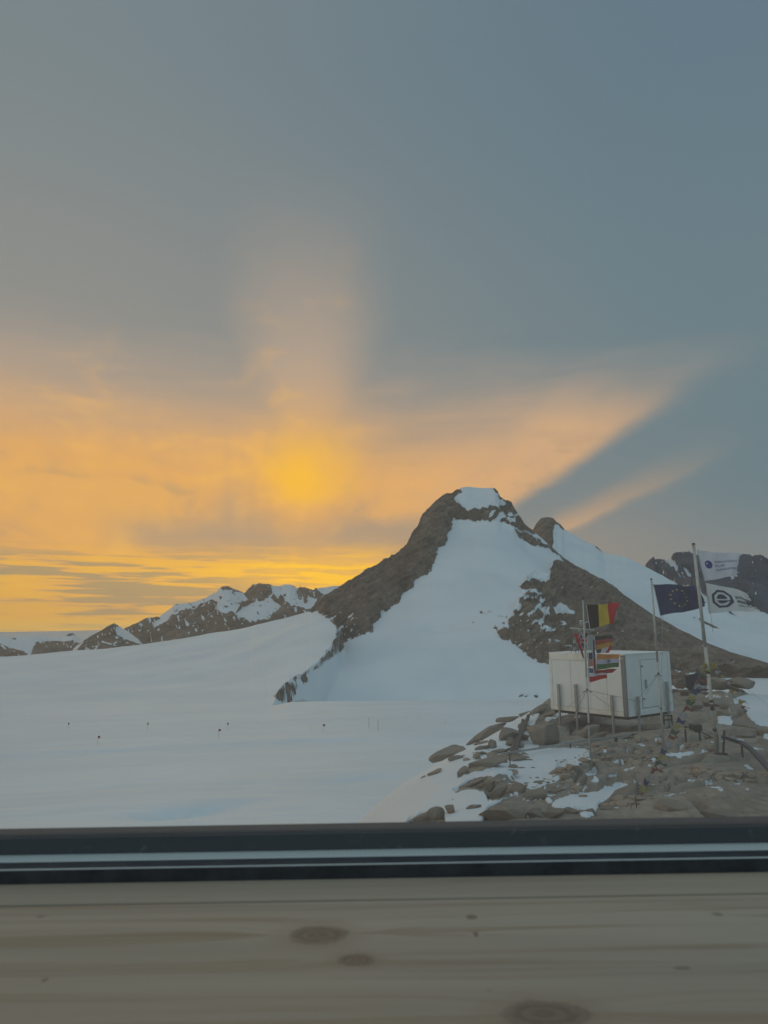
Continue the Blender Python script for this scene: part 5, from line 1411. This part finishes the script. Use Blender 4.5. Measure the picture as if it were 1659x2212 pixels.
yy = gy + warp_y
grain = noise(comb(gx * 1.6, yy * 55.0, 0.0), 1.0, 6, .62, .6)
fine = noise(comb(gx * 9.0, yy * 420.0, 4.0), 1.0, 4, .6)
broad = noise(comb(gx * 1.0, yy * 16.0, 8.0), 1.0, 3, .5, .5)
cW = mix(sstep(broad, .3, .7), (.36, .30, .232), (.45, .378, .295))
cW = mix(sstep(grain, .48, .68) * .75, cW, (.27, .19, .115))
cW = mix(sstep(fine, .55, .8) * .25, cW, (.24, .18, .12))
lam = sstep(noise(comb(gx * .7, yy * 5.0, 2.0), 1.0, 2), .45, .6)
cW = mix(lam * .25, cW, (.43, .33, .24))
cW = mix(kring * .22, cW, (.30, .19, .11)); cW = mix(kring * sstep(E.m('SINE', yy * 2600.0), .3, 1.0) * .25, cW, (.22, .14, .085))
kt = mix(sstep(kr2 + (noise(Pn, 120, 4) - .5) * 1.6, -.9, .9), (.180, .130, .094), (.245, .178, .130))
cW = mix(kmask * .92, cW, kt)
nt_.links.new(cW, b.inputs['Base Color']); b.inputs['Roughness'].default_value = .5; b.inputs['Specular IOR Level'].default_value = .3
bump(nt_, b, fine * .4 + grain, .0006, .6)
M_pine = m
sill = empty('window_sill', (0, .5, -.22)); tag(sill, 'knotty pine board window sill below the black frame', 'windowsill')
S0 = sill.location.copy()
ys = sill_xy(829, 1943)[1]
MB().box(Vector((0, (ys + .0030 + .6928) / 2, -.235)) - S0, (2 * WX, .6928 - ys - .0030, .03), None, .0008).build('back_strip', M_pine, sill)
MB().box(Vector((0, (ys + .12) / 2, -.2356)) - S0, (2 * WX, ys - .12, .03), None, .001).build('board', M_pine, sill)
MB().box(Vector((0, .41, -.2675)) - S0, (2 * WX, .56, .03)).build('under_board', M_wd, sill)
# wall that holds the window
M_wall = simple('station_wall_boards', (.40, .33, .24), .6, var=.1)
mb = MB(); mb.box((0, .74, -1.3), (2 * WX + .12, .10, 2.0)); mb.box((-2.06, .74, -.2), (2.0, .10, 4.2)); mb.box((2.06, .74, -.2), (2.0, .10, 4.2)); mb.box((0, .74, 1.48), (2 * WX + .12, .10, .84))
w_ = mb.build('station_wall', M_wall); tag(w_, kind='structure')
for o in scene.objects:
    if o.type == 'MESH' and not o.parent and 'kind' not in o and 'label' not in o: print('UNTAGGED', o.name)
